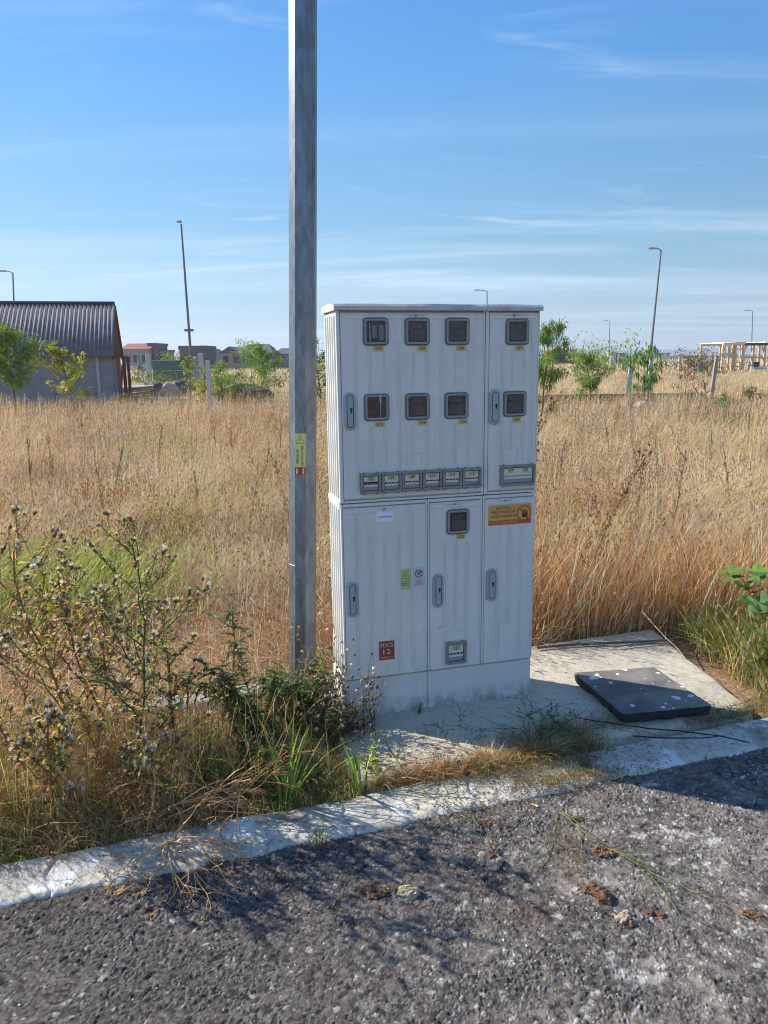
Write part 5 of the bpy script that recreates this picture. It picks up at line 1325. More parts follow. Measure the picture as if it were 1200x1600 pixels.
# right hand side: foxtails, mallow, canes
r = random.Random(5)
def foxtail(label, base, seed, n, h):
    r = random.Random(seed); root = empty('foxtail_grass', Vector(base)); tag(root, label, 'grass tuft', 'foxtail grasses at the right edge of the pad'); st, lf, hd = PB(), PB(), PB()
    for k in range(n):
        a = r.uniform(2.0, 4.4) if r.random() < .7 else r.uniform(0, 6.28); H = h * r.uniform(.6, 1.15)
        pts, d = wander(Vector((r.gauss(0, .05), r.gauss(0, .05), -.01)), Vector((math.cos(a) * .45, math.sin(a) * .45, 1)), H, 8, r, .06, .02)
        st.tube(pts, .0013, .0009, jc(r.choice(['green', 'ygreen', 'gold']), r), 3)
        L = r.uniform(.025, .05); e = pts[-1] + d * L; c = jc(r.choice([(.46, .36, .13), (.38, .34, .12), (.40, .27, .12)]), r); hd.tube([pts[-1], pts[-1].lerp(e, .25), pts[-1].lerp(e, .7), e], .0030, .0034, c, 5)
        hd.ball(e, .003, .006, c, r, d)
        for q in range(14):
            p = pts[-1].lerp(e, r.random()); v = (d * .8 + Vector((r.gauss(0, 1), r.gauss(0, 1), r.gauss(0, 1)))).normalized(); hd.leaf(p, v, .010, .0012, c, r, droop=0)
        hd.mark()
        for j in range(4):
            p = pts[r.randrange(0, 6)]; aa = r.uniform(0, 6.28); lf.leaf(p, Vector((math.cos(aa), math.sin(aa), 1.1)), r.uniform(.06, .17), r.uniform(.004, .0075), jc(r.choice(['green', 'bgreen', 'ygreen', 'olive']), r), r, droop=r.uniform(.3, .9))
    st.build('stems', VEGS, root); lf.build('blades', VEG, root); hd.build('seed_heads', VEG, root)
for i, (x, y, h, lb) in enumerate(((1.93, 4.15, .26, 'foxtail grass at the far right corner of the pad'), (2.02, 3.9, .30, 'foxtail grass behind the dry cane at the pad edge'), (2.06, 3.62, .30, 'foxtail grass halfway along the pad edge'),
                                   (2.10, 3.35, .27, 'thick foxtail grass right of the manhole cover'), (2.0, 3.12, .24, 'foxtail grass nearest the road at the right'), (2.28, 3.75, .36, 'taller foxtail grass under the mallow leaves'), (1.62, 4.45, .28, 'foxtail grass behind the far edge of the pad'))):
    foxtail(lb, (x - .12, y, 0), 100 + i, 12, h)
def mallow(label, base, seed, H):
    r = random.Random(seed); root = empty('mallow', Vector(base)); tag(root, label, 'weed', 'broad leaved weeds at the right edge'); st, lf = PB(), PB()
    pts, d = wander(Vector((0, 0, 0)), Vector((-.12, 0, 1)), H, 9, r, .07); st.tube(pts, .004, .002, jc('stemg', r), 5)
    for k in range(15):
        i = r.randrange(2, 10); a = r.uniform(0, 6.28); e = pts[i] + Vector((math.cos(a), math.sin(a), .5)).normalized() * r.uniform(.03, .09); st.tube([pts[i], e], .0012, .001, jc('green', r), 3)
        R_ = r.uniform(.042, .082); n_ = Vector((r.gauss(0, .5), r.gauss(0, .5), 1)).normalized(); u = n_.cross(Vector((math.cos(a + 1.57), math.sin(a + 1.57), 0))).normalized(); v = n_.cross(u); vs = [e]; m_ = 15
        for j in range(m_ + 1):
            t = -2.7 + 5.4 * j / m_; q = R_ * (.82 + .18 * math.cos(t * 5)) ; vs.append(e + u * (math.cos(t) * q) + v * (math.sin(t) * q) + n_ * (.10 * R_ * math.cos(t * 5)))
        lf._a(vs, [(0, j, j + 1) for j in range(1, m_ + 1)], jc(r.choice(['bgreen', 'green', (.09, .17, .06)]), r))
    st.build('stem', VEGS, root); lf.build('leaves', VEG, root)
mallow('green broad leaved mallow half cut by the right edge', (1.93, 3.66, 0), 111, .56)
mallow('shorter broad leaved mallow behind the foxtails', (2.12, 3.95, 0), 112, .46)
mallow('broad leaved mallow low at the right edge', (1.95, 3.50, 0), 113, .36)

def dock(label, base, seed, H, lean, cl=('dkbr', 'stemb', 'brown'), name='dry_dock', n=130, sparse=False, group='tall dry stalks in the field', rad_=.004, stemc='stemb'):
    r = random.Random(seed); root = empty(name, Vector(base)); tag(root, label, 'dry weed', group); st, hd = PB(), PB()
    pts, d = wander(Vector((0, 0, -.01)), Vector((lean[0], lean[1], 1)), H, 12, r, .05); st.tube(pts, rad_, rad_ * .35, jc(stemc, r), 4)
    br = []
    for k in range(9 if not sparse else 6):
        i = r.randrange(4, 12); a = r.uniform(0, 6.28); b, _ = wander(pts[i], Vector((math.cos(a) * .55, math.sin(a) * .55, 1)), H * r.uniform(.10, .24), 5, r, .08); st.tube(b, rad_ * .45, rad_ * .22, jc(stemc, r), 3); br.append(b)
    for k in range(n):
        if r.random() < .55: i = r.randrange(5, 12); p = pts[i].lerp(pts[i + 1], r.random())
        else: b = r.choice(br); i = r.randrange(1, 5); p = b[i].lerp(b[i + 1], r.random())
        p = p + Vector((r.gauss(0, .006), r.gauss(0, .006), r.gauss(0, .006))); s_ = r.uniform(.0025, .006); hd.ball(p, s_, s_ * 1.2, jc(r.choice(cl), r), r, jit=.4)
    st.build('stems', VEGS, root); hd.build('seed_clusters', VEG, root); return root
g = at(928, 990, 4.35)
dock('tall dark brown dock stalk rising above the grass right of the cabinet', (g.x - .12, 4.4, 0), 121, 1.22, (.09, 0), n=260, rad_=.005)
dock('thin dry stalk with dark seeds hugging the right side of the cabinet', (.86, 4.28, 0), 122, 1.35, (-.01, 0), n=170, rad_=.003)
dock('dark seeded stalk leaning left in the tall grass', (1.45, 4.6, 0), 123, .85, (-.18, 0), n=60, sparse=True)
dock('slim dry stalk behind the green blades at the left', (-1.05, 5.4, 0), 124, .98, (.02, 0), n=60, sparse=True, rad_=.003)
dock('reddish dry stalk beside the pole', (-.62, 4.9, 0), 125, 1.05, (.05, 0), n=90, sparse=True, rad_=.003, cl=('rust', 'brown', 'stemb'))
dock('slim dry stalk far left in the field', (-2.45, 6.6, 0), 126, .95, (.02, 0), n=70, sparse=True, rad_=.004)
dock('small seeded stalk in the middle of the left field', (-1.9, 9.5, 0), 127, .9, (.03, 0), n=80, sparse=True, rad_=.005)
def cane(label, p0, p1, rr, c, seed, name='cane'):
    r = random.Random(seed); base = Vector((p0[0], p0[1], 0)); root = empty(name, base); tag(root, label, 'cane', 'dry canes standing in the grass'); st = PB()
    a, b = Vector(p0) - base, Vector(p1) - base; pts = [a.lerp(b, k / 7) + Vector((r.gauss(0, .004), 0, r.gauss(0, .004))) for k in range(8)]; st.tube(pts, rr, rr * .6, c, 5)
    for k in range(5):
        p = pts[r.randrange(3, 8)]; e = p + Vector((r.gauss(0, .05), r.gauss(0, .03), r.uniform(.02, .08))); st.tube([p, e], rr * .3, rr * .2, c, 3)
    st.build('stalk', VEGS, root)
a = at(876, 995, 4.28); b = at(948, 855, 4.22); cane('thick pale dead cane leaning right at the back edge of the pad', a, b, .0055, (.50, .43, .33), 1)
a = at(1000, 970, 4.2); b = at(1072, 1045, 3.85); cane('pale dry cane lying slanted at the right rim of the pad', (a.x, a.y, .20), (b.x, b.y, .055), .004, (.52, .40, .25), 2)
a = at(1020, 860, 4.6); b = at(1027, 745, 4.7); cane('thin whitish cane upright in the tall grass', a - Vector((0, 0, .3)), b, .003, (.58, .50, .38), 3)
a = at(860, 1060, 3.0); b = at(965, 925, 3.0)

# thin dry grass stalks standing in the joint
def dry_stalks(label, base, seed, n, H, spread):
    r = random.Random(seed); root = empty('dry_grass_stalks', Vector(base)); tag(root, label, 'dry grass', 'dry stalks standing before the cabinet'); st = PB()
    for k in range(n):
        a = r.uniform(0, 6.28); q = r.random() * spread; pts, _ = wander(Vector((r.gauss(0, .012), r.gauss(0, .008), -.01)), Vector((math.cos(a) * q, math.sin(a) * q * .5, H)), H * r.uniform(.4, 1.1), 6, r, .05); st.tube(pts, .0011, .0005, jc(r.choice(['pale', 'tan', 'brown']), r), 3)
    st.build('stalks', VEGS, root)
dry_stalks('thin dry grass stalks rising from the joint in front of the middle cabinet door', kp(.335, .28, .02), 131, 16, .20, .16)
dry_stalks('very thin grey grass stalks before the manhole cover', kp(.98, .34, .05), 132, 22, .16, .16)
dry_stalks('few slanted dry stalks at the left end of the pad', kp(.16, .30, .03), 133, 9, .20, .22)

# cables / dark roots lying across the pad
def ground_line(label, pts_px, z, rr, c, seed, name='fallen_twig', cat='dead branch', group='long dark dead stems lying on the pad'):
    r = random.Random(seed); P = [gnd(x, y, z) for x, y in pts_px]; base = Vector((P[0].x, P[0].y, 0)); root = empty(name, base); tag(root, label, cat, group); st = PB(); pts = []
    for a, b in zip(P[:-1], P[1:]):
        for k in range(3): pts.append(a.lerp(b, k / 3) - base + Vector((r.gauss(0, .0015), r.gauss(0, .0015), 0)))
    pts.append(P[-1] - base); st.tube(pts, rr, rr * .8, c, 6); st.build('stem', VEGS, root)
ground_line('long thin dark stem passing in front of the manhole cover', [(899, 1121), (930, 1126), (965, 1131), (1010, 1138), (1060, 1142), (1125, 1150), (1170, 1160)], .058, .0032, (.035, .030, .028), 1)
ground_line('second dark stem nearer to the kerb than the first', [(988, 1150), (1040, 1153), (1085, 1153), (1122, 1151)], .056, .0030, (.035, .030, .028), 2)
ground_line('grey dead branch along the back edge of the pad', [(840, 1012), (880, 1008), (930, 1005), (990, 1003), (1045, 1000)], .06, .008, (.13, .105, .08), 3)
ground_line('thin grey branch lying beside the back edge branch', [(900, 1003), (960, 1010), (1020, 1004), (1060, 996)], .062, .005, (.20, .17, .135), 4)
ground_line('dark stick lying in the flattened grass left of the pole', [(225, 950), (262, 953), (310, 955)], .08, .006, (.06, .045, .04), 5)
ground_line('second dark stick slanting in the flattened grass', [(368, 926), (400, 946), (440, 972)], .12, .006, (.06, .045, .04), 6)

# dirt clods, pebbles, cigarette butt
M_CLOD = mat('crumbly red brown earth', (.17, .075, .035), 1, .35, 60, .6, 200, col2=(.26, .17, .095), f2=(.45, .7), s2=30)
M_CLOD2 = mat('pale dry earth', (.46, .36, .24), 1, .3, 60, .6, 200)
def clod(label, px, seed, rad_, hh, m1=M_CLOD, m2=None):
    import bmesh
    r = random.Random(seed); g = gnd(*px, .0); mb = MB(); rad_ *= 1.5; hh *= 1.35
    bm = bmesh.new(); bmesh.ops.create_icosphere(bm, subdivisions=3, radius=1); bv = np.array([v.co for v in bm.verts]); bf = [[v.index for v in f.verts] for f in bm.faces]; bm.free()
    for k in range(r.choice([5, 6, 7])):
        a = r.uniform(0, 6.28); q = rad_ * r.uniform(.0, .7) * (k > 0); s_ = rad_ * r.uniform(.28, .5); sc_ = 1 / s_
        P = bv * np.array([s_ * r.uniform(.9, 1.4), s_ * r.uniform(.8, 1.1), min(hh, s_) * r.uniform(.6, 1)])
        nz = fbm(bv[:, 0] * 2.3 + k * 9 + seed, bv[:, 1] * 2.3 + bv[:, 2] * 1.9, seed + k, 4); P = P * (.45 + 1.15 * nz)[:, None]
        P = P + np.array([math.cos(a) * q * 1.2, math.sin(a) * q, hh * .25]); P[:, 2] = np.maximum(P[:, 2], 0)
        mb.add(P.tolist(), bf, m2 if (m2 and math.sin(a) * q < -rad_ * .05) else m1)
    for k in range(50):
        a = r.uniform(0, 6.28); q = rad_ * abs(r.gauss(.7, .45)); s_ = r.uniform(.001, .0035); c = Vector((math.cos(a) * q * 1.2, math.sin(a) * q, .004 + s_ * .5)); vs = [c + Vector(v) * s_ * r.uniform(.6, 1.3) for v in ((1, 0, 0), (-1, 0, 0), (0, 1, 0), (0, -1, 0), (0, 0, 1), (0, 0, -1))]
        mb.add(vs, [[0, 2, 4], [2, 1, 4], [1, 3, 4], [3, 0, 4], [2, 0, 5], [1, 2, 5], [3, 1, 5], [0, 3, 5]], m2 if (m2 and r.random() < .5) else m1)
    o = mb.build('dirt_clod'); o.location = (g.x, g.y, .004); tag(o, label, 'dirt clod', 'crumbled dirt clods on the asphalt')
clod('dark red brown crumbled clod, leftmost on the asphalt', (580, 1397), 1, .030, .018)
clod('red brown clod with pale crumbs in front, right of the leftmost clod', (634, 1398), 2, .034, .024, M_CLOD, M_CLOD2)
clod('clod with a heap of pale yellowish crumbs below the dry twig', (765, 1347), 3, .036, .020, M_CLOD, M_CLOD2)
clod('largest red brown clod in the middle of the asphalt', (938, 1404), 4, .038, .028)
clod('pale topped clod right below the largest red one', (975, 1441), 5, .026, .016, M_CLOD2, M_CLOD)
clod('small brown clod under the cut stems', (940, 1336), 6, .022, .014)
clod('small brown clod just below the joint weeds', (900, 1284), 7, .018, .010)
clod('tiny brown clod right of the largest red one', (1027, 1432), 8, .018, .010)
clod('small ochre clod near the dry twig base', (757, 1288), 9, .020, .010, M_CLOD2, M_CLOD)
clod('flat ochre clod at the right edge of the asphalt', (1175, 1432), 10, .022, .008, M_CLOD)
M_PEB = mat('pale pebbles', (.42, .39, .35), .9, .3, 200)
M_PEBW = mat('lime crumbs', (.66, .65, .62), .9, .1, 200)
mb = MB(); r = random.Random(21)
for k in range(1500):
    u, v = r.uniform(-1.6, 1.9), -abs(r.gauss(0, .45)) + .02
    if v < -1.1: continue
    p = kp(u, v); x = p.x
    if r.random() > .25 + .75 * min(1, max(0, (x + .4))): continue
    s_ = r.choice([.0015, .002, .0025, .003, .0045]) * r.uniform(.7, 1.3); c = Vector((p.x, p.y, .006 + s_ * .3)); vs = [c + Vector(q) * s_ * r.uniform(.6, 1.2) for q in ((1, 0, 0), (-1, 0, 0), (0, 1, 0), (0, -1, 0), (0, 0, .8), (0, 0, -.8))]
    mb.add(vs, [[0, 2, 4], [2, 1, 4], [1, 3, 4], [3, 0, 4], [2, 0, 5], [1, 2, 5], [3, 1, 5], [0, 3, 5]], M_PEBW if r.random() < .4 else M_PEB)
M_SOILC = mat('soil crumbs', (.17, .115, .07), 1, .3, 200)
for k in range(3600):
    u, v = r.gauss(.68, .28), r.choice([r.gauss(.02, .05), r.gauss(.24, .06), r.uniform(0, .3)]); p = kp(u, v); s_ = r.choice([.0015, .002, .003, .004]) * r.uniform(.7, 1.3); c = Vector((p.x, p.y, (.022 if v > 0 else .006) + s_ * .3)); vs = [c + Vector(q) * s_ * r.uniform(.6, 1.2) for q in ((1, 0, 0), (-1, 0, 0), (0, 1, 0), (0, -1, 0), (0, 0, .8), (0, 0, -.8))]
    mb.add(vs, [[0, 2, 4], [2, 1, 4], [1, 3, 4], [3, 0, 4], [2, 0, 5], [1, 2, 5], [3, 1, 5], [0, 3, 5]], M_SOILC if r.random() < .8 else M_PEB)
tag(mb.build('gravel'), 'loose small pebbles and lime crumbs on the asphalt', 'gravel', kind='stuff')
BUT = empty('cigarette_butt', on(836, 1260, .006), R(-35)); tag(BUT, 'orange and white cigarette butt at the edge of the joint weeds', 'cigarette butt')
mb = MB(); mb.tube([(-.015, 0, .004), (.003, 0, .004)], .0042, mat('orange filter paper', (.62, .27, .06), .7), 10); mb.build('filter', BUT)
mb = MB(); mb.tube([(.0031, 0, .004), (.011, 0, .004)], .0041, mat('white cigarette paper', (.75, .74, .70), .7), 10); mb.build('paper', BUT)
# ------------------------------------------------------------------ young trees and shrubs in the field
def tree(name, label, base, H, crown, cols, seed, n=900, size=.10, bare=.22, nb=12, lean=(0, 0), r0=.03, group='young trees and shrubs in the field', cat='tree', clump=.16, droop=.3, ratio=.42, base_w=.35):
    """crown = (half width, lowest crown height share)"""
    n = int(n * 1.7); r = random.Random(seed); root = empty(name, Vector(base)); tag(root, label, cat, group); st, lf = PB(), PB()
    pts, d = wander(Vector((0, 0, -.05)), Vector((lean[0], lean[1], 1)), H * .92, 9, r, .06); bc = jc((.16, .12, .085), r); st.tube(pts, r0, r0 * .25, bc, 6)
    tips = [(pts[-1], .5)]
    for k in range(nb):
        t = bare + (1 - bare) * (k + r.random()) / nb; i = min(int(t * 9), 8); p = pts[i]; a = 2.4 * k + r.uniform(-.6, .6)
        ww = crown * (base_w + (1 - base_w) * math.sin(math.pi * min(1, (t - bare) / (1 - bare) * .8 + .2))) * r.uniform(.6, 1.15)
        b, _ = wander(p, Vector((math.cos(a), math.sin(a), r.uniform(.3, .9))), ww * 1.15, 5, r, .12); st.tube(b, r0 * .5, r0 * .2, bc, 4)
        tips += [(b[-1], 1), (b[3], .8), (b[4], .9), (b[2], .7)]
        for j in range(3):
            c, _ = wander(b[r.randrange(2, 6)], Vector((r.gauss(0, 1), r.gauss(0, 1), r.uniform(.2, 1))), ww * .45, 3, r, .1); st.tube(c, r0 * .14, r0 * .06, bc, 3); tips.append((c[-1], 1))
    shade = [jc(r.choice(cols), r, .12) for _ in tips]
    for k in range(n):
        i = r.randrange(len(tips)); q, w = tips[i]; v = Vector((r.gauss(0, 1), r.gauss(0, 1), r.gauss(0, .8))); v = v.normalized() * (clump * 1.25 * w * r.random() ** .5); p = q + v
        if p.z < H * .12: continue
        c = tuple(x * r.uniform(.75, 1.3) for x in shade[i]); lf.leaf(p, Vector((r.gauss(0, 1), r.gauss(0, 1), r.gauss(-.2, .7))), size * r.uniform(.5, 1.2), size * ratio * r.uniform(.6, 1.2), c, r, droop=droop)
    st.build('trunk', VEGS, root); lf.build('crown', VEG, root); return root
G1, G2, Y1, DG = (.20, .32, .065), (.28, .40, .075), (.58, .56, .06), (.10, .16, .05)
def T(px, Y, z=0):
    p = at(px, 560, Y); return (p.x, p.y, z)
tree('young_tree', 'light green young tree cut by the left edge before the shed', T(14, 24), 3.0, .95, [G1, G2, (.20, .30, .06)], 201, 2600, .13, .36, 16, r0=.05, clump=.20)
tree('yellow_shrub', 'yellow leaved shrub in front of the shed wall', T(107, 25), 2.35, .72, [Y1, (.56, .55, .06), (.36, .42, .05), (.30, .24, .06)], 202, 900, .13, .30, 13, r0=.03, clump=.11, cat='shrub')
tree('shrub', 'thin yellow green shrub before the green mesh fence', T(292, 27), 2.0, .55, [G2, Y1, (.22, .13, .06)], 203, 420, .11, .25, 9, r0=.025, clump=.13, cat='shrub')
tree('shrub', 'shrub with reddish and green leaves left of the white concrete post', T(318, 26), 1.6, .45, [G2, (.24, .11, .05), Y1], 204, 420, .10, .2, 9, clump=.13, cat='shrub')
tree('shrub', 'leafy green shrub right of the white concrete post', T(345, 28), 1.75, .6, [G1, G2], 205, 560, .11, .2, 9, clump=.16, cat='shrub')
tree('shrub', 'low dark shrub on the shaded mound left of the pole', T(358, 30), 1.25, .9, [DG, G1], 206, 620, .11, .1, 9, clump=.20, cat='shrub')
tree('young_tree', 'bright green young tree just left of the thick pole', T(418, 34), 2.55, .95, [G2, (.20, .30, .05), G1], 207, 950, .14, .28, 13, r0=.035, clump=.17)
tree('young_tree', 'small green tree far behind the shrubs left of the pole', T(392, 60), 3.1, 1.4, [G1, G2], 208, 500, .22, .3, 11, clump=.28)
tree('young_tree', 'green young tree half hidden behind the cabinet at its left side', T(500, 24), 2.6, .7, [DG, G1, G2], 209, 900, .11, .25, 12, clump=.16)
tree('tall_sapling', 'tall green sapling with drooping leafy tips at the right side of the cabinet', T(848, 19), 2.75, .55, [G2, G1, (.20, .26, .05)], 210, 1700, .12, .22, 15, lean=(.17, 0), r0=.03, clump=.13, droop=.9, ratio=.22)
tree('shrub', 'round bushy green shrub right of the tall sapling', T(925, 26), 1.95, .62, [G1, G2, (.19, .26, .055)], 211, 1700, .10, .10, 15, r0=.03, clump=.15, cat='shrub')
tree('young_tree', 'sparse dark green young tree with drooping leaves before the low wall', T(1014, 22.5), 1.95, .62, [(.10, .20, .05), G1], 212, 420, .15, .34, 10, r0=.022, clump=.10, droop=1.2, ratio=.25)
tree('bare_sapling', 'thin brown withered sapling between the green tree and the leaning post', T(1074, 24), 1.65, .42, [(.24, .11, .05), (.16, .09, .05)], 213, 150, .09, .3, 8, r0=.015, clump=.09)
tree('dead_bush', 'dark leafless dead bush at the foot of the leaning post', T(1106, 24), .95, .32, [(.10, .07, .05)], 214, 130, .06, .05, 9, r0=.03, clump=.08, cat='bush')
tree('shrub', 'small grey green bush in the right field', T(1136, 19), .75, .28, [G1, (.14, .17, .07)], 215, 420, .06, .05, 9, r0=.012, clump=.09, cat='shrub')
tree('shrub', 'dull low bush at the right edge of the field', T(1180, 22), .8, .35, [(.15, .16, .06), (.20, .13, .07)], 216, 420, .07, .05, 9, r0=.012, clump=.11, cat='shrub')
tree('shrub', 'dark olive scrub behind the low wall at the right', T(1085, 48), 1.3, 1.6, [(.13, .13, .05), (.19, .12, .06)], 217, 600, .16, .05, 10, clump=.35, cat='shrub')
tree('shrub', 'green scrub patch behind the round shrub', T(935, 55), 1.5, 3.2, [G1, G2], 218, 700, .24, .05, 12, clump=.6, cat='shrub')
tree('shrub', 'low olive scrub left of the timber frame', T(1108, 52), 1.1, 1.6, [(.14, .14, .05), (.17, .12, .06)], 219, 500, .16, .05, 10, clump=.35, cat='shrub')
tree('shrub', 'green bush beside the rubble at the fence', T(250, 40), 1.0, .9, [G1, (.16, .18, .06)], 220, 300, .14, .05, 8, clump=.22, cat='shrub')
tree('shrub', 'low green mound of leaves right of the small shaded mound', T(405, 31), .9, 1.0, [G2, (.24, .28, .06)], 221, 420, .12, .05, 9, clump=.24, cat='shrub')
tree('shrub', 'bush behind the green mesh fence', T(262, 64), 2.6, 1.2, [G1, G2], 222, 300, .2, .1, 9, clump=.34, cat='shrub')
tree('shrub', 'dark bush at the foot of the fence post beside the shed', T(222, 50), 1.6, .6, [DG, (.14, .13, .05)], 223, 260, .14, .05, 8, clump=.2, cat='shrub')

# scattered upright weeds rising above the grass, each one plant
r = random.Random(77)
wl_ = [(60, 10.5), (150, 8.2), (235, 11), (330, 13), (395, 9.0), (120, 14), (290, 7.2), (30, 8.6), (430, 12), (190, 17), (880, 9.5), (960, 12), (1040, 8), (1120, 10.5), (1165, 7.2), (1090, 14), (990, 16), (1180, 13), (905, 15), (1060, 6.3), (1140, 16.5), (1010, 6.8)]
desc = ['left', 'right']
wl_.sort(); cnt = {}
ordn = ['leftmost', 'second from the left', 'third from the left', 'fourth from the left', 'fifth from the left', 'sixth from the left', 'seventh from the left', 'eighth from the left', 'ninth from the left']
for i, (px, Y) in enumerate(wl_):
    side = 'left' if px < 500 else 'right'; green_ = i % 3 == 0; k_ = cnt.get((side, green_), 0); cnt[(side, green_)] = k_ + 1
    dock(('green leafy' if green_ else 'dark seeded') + ' weed above the %s field grass, %s of its kind there' % (side, ordn[k_]), T(px, Y), 300 + i, r.uniform(.62, .9), (r.uniform(-.1, .1), 0), cl=('green', 'olive', 'dgreen') if green_ else ('dkbr', 'stemb', 'brown'), name='field_weed', n=110, sparse=True,
         group='upright weeds scattered over the %s field' % side, rad_=.004 + Y * .0002, stemc='stemg' if green_ else 'stemb')

# ------------------------------------------------------------------ street lamps
M_GALVD = mat('dark weathered galvanised post', (.17, .19, .21), .5, .1, 10, metal=.3)
M_LHEAD = mat('grey lamp housing', (.30, .32, .34), .5)
M_LENS = mat('lamp lens', (.55, .57, .58), .3)
LG2 = 'street lamps around the field'
def lamp(label, top, px_base, Y, arm=-1.0, bar=False, head=.5):
    b = at(px_base, 590, Y); b.z = 0; t = at(top[0], top[1], Y); dx = (t.x - b.x); H = t.z; root = empty('street_lamp', b); tag(root, label, 'street lamp', LG2)
    mb = MB(); mb.tube([(0, 0, -.2), (dx * .5, 0, H * .5), (dx, 0, H)], [.085, .065, .045], M_GALVD, 8); mb.build('pole', root)
    if arm:
        mb = MB(); mb.tube([(dx, 0, H - .03), (dx + arm * .4, 0, H + .06), (dx + arm, 0, H + .12)], .03, M_GALVD, 6); mb.build('arm', root)
    mb = MB(); hx = dx + arm; mb.box(hx - head, hx + .03, -.12, .12, H + .07, H + .16, M_LHEAD, .03); mb.box(hx - head + .06, hx - .05, -.09, .09, H + .058, H + .071, M_LENS); mb.build('lamp_head', root)
    if bar:
        p_ = at(295, 516, Y); f = p_.z / H; z = p_.z; mb = MB(); mb.box(dx * f - .24, dx * f + .24, -.07, .07, z - .06, z + .06, M_GALVD, .01); mb.build('crossbar', root)
    return root
lamp('leaning street lamp with a small crossbar standing behind the mesh fence', (283, 350), 301, 42, 0, True, .22)
lamp('street lamp whose top shows above the shed roof', (20, 426), 25, 52, -.45, head=.45)
lamp('street lamp peeking over the roof of the cabinet', (761, 455), 761, 72, -.65)
lamp('tall street lamp behind the sparse young tree', (1033, 391), 1012, 46, -.3, head=.45)
lamp('faint distant street lamp above the round shrub', (953, 502), 950, 130, -.45)
lamp('street lamp standing behind the timber frame', (1176, 486), 1172, 105, -.6)

# ------------------------------------------------------------------ the shed
M_ROOFC = mat('grey brown corrugated sheet', (.165, .145, .145), .85, .2, 3, col2=(.22, .195, .19), f2=(.5, .7), s2=1.2)
M_BLOCK = mat('grey rendered block', (.27, .275, .29), .9, .12, 2.2, .3, 12)
M_JOINT = mat('mortar joint', (.20, .205, .22), .95)
M_REDW = mat('red brown painted timber', (.25, .075, .045), .7, .15, 6)
M_GBL = mat('dull brown boards', (.20, .12, .075), .85, .25, 5)
M_WOOD = mat('raw timber', (.42, .26, .13), .8, .2, 5)
YS0 = 31.0
pe = at(178, 556.5, YS0 - .35); pr_ = at(182.5, 474, YS0 + 2.45); pb_ = at(191, 545, YS0 + 5.4); phi = math.atan2(-(pb_.x - pe.x), pb_.y - pe.y); cR = pe.x; eave_z = pe.z + .10; ridY = YS0 + (pb_ - pe).xy.length / 2 - .35; ridz = pr_.z
ry = ridY - YS0; back = 2 * ry + .2
SH = empty('shed', (cR - .12 * math.cos(phi) - .35 * math.sin(phi), YS0 - .35 + .35 * math.cos(phi), 0), phi); cR0 = cR; cR = 0.0; tag(SH, 'grey block shed with corrugated gable roof and red timber posts', 'shed')
xl = cR - 9.5
mb = MB(); mb.box(xl, cR, 0, back, -.1, eave_z - .05, M_BLOCK)
for k in range(1, 9): mb.box(xl, cR, -.004, .002, k * .21 - .008, k * .21 + .004, M_JOINT)
mb.box(cR - .62, cR - .50, -.06, -.005, -.1, eave_z - .05, mat('pale grey downpipe', (.42, .42, .41), .7))
mb.build('wall', SH)
def corr(y0, z0, y1, z1, x0, x1, nm):
    mb = MB(); n = int((x1 - x0) / .0206); amp = .022; L = math.hypot(y1 - y0, z1 - z0); nx, nz = -(z1 - z0) / L, (y1 - y0) / L
    for j in range(1):
        t0, t1 = 0, 1
        off = 0
        vs = []
        for i in range(n + 1):
            x = x0 + (x1 - x0) * i / n; a = amp * math.sin(x * 2 * math.pi / .165) + off * .6
            for t in (t0, t1): vs.append((x, y0 + (y1 - y0) * t + nx * a, z0 + (z1 - z0) * t + nz * a))
        mb.add(vs, [[2 * i, 2 * i + 2, 2 * i + 3, 2 * i + 1] for i in range(n)], M_ROOFC, True)
    o = mb.build(nm, SH); md = o.modifiers.new('s', 'SOLIDIFY'); md.thickness = .01; return o
corr(-.35, eave_z - .10, ridY - YS0, ridz, xl - .3, cR + .12, 'roof'); corr(back + .15, eave_z - .10, ridY - YS0, ridz, xl - .3, cR + .12, 'roof')
mb = MB(); mb.tube([(xl - .3, ridY - YS0, ridz + .02), (cR + .12, ridY - YS0, ridz + .02)], .07, mat('dark ridge cap', (.06, .06, .07), .7), 8); mb.build('ridge_cap', SH)
mb = MB(); gx = cR + .10
for (ya, za, yb, zb) in ((-.33, eave_z - .2, ry, ridz - .1), (back + .15, eave_z - .2, ry, ridz - .1)): mb.bar((gx, ya, za), (gx, yb, zb), .12, .05, M_REDW)
mb.bar((gx, -.1, eave_z - .15), (gx, back, eave_z - .15), .12, .06, M_REDW)
gt = [(gx - .03, .1, eave_z - .12), (gx - .03, back - .1, eave_z - .12), (gx - .03, ry, ridz - .16)]; mb.add(gt + [(gx - .06, y, z) for _, y, z in gt], [[0, 1, 2], [3, 5, 4], [0, 3, 4, 1], [1, 4, 5, 2], [2, 5, 3, 0]], M_GBL)
for k in range(1, 12):
    y = back * k / 12; zt = eave_z - .2 + (ridz - eave_z) * (1 - abs(y - ry) / (ry + .1)); mb.bar((gx - .022, y, eave_z - .10), (gx - .022, y, max(zt, eave_z)), .02, .012, M_REDW)
mb.build('gable', SH)
for y, x in ((.02, cR + .22), (2.6, cR + .30), (5.2, cR + .34)):
    mb = MB(); mb.bar((x, y, -.05), (x, y, eave_z - .1), .13, .13, M_REDW); mb.build('post', SH)
mb = MB(); mb.bar((cR + .24, 0, .5), (cR + .24, ry, 1.5), .08, .05, M_REDW); mb.bar((cR + .24, 0, 1.3), (cR + .24, ry, 1.3), .08, .05, M_REDW); mb.build('brace', SH)

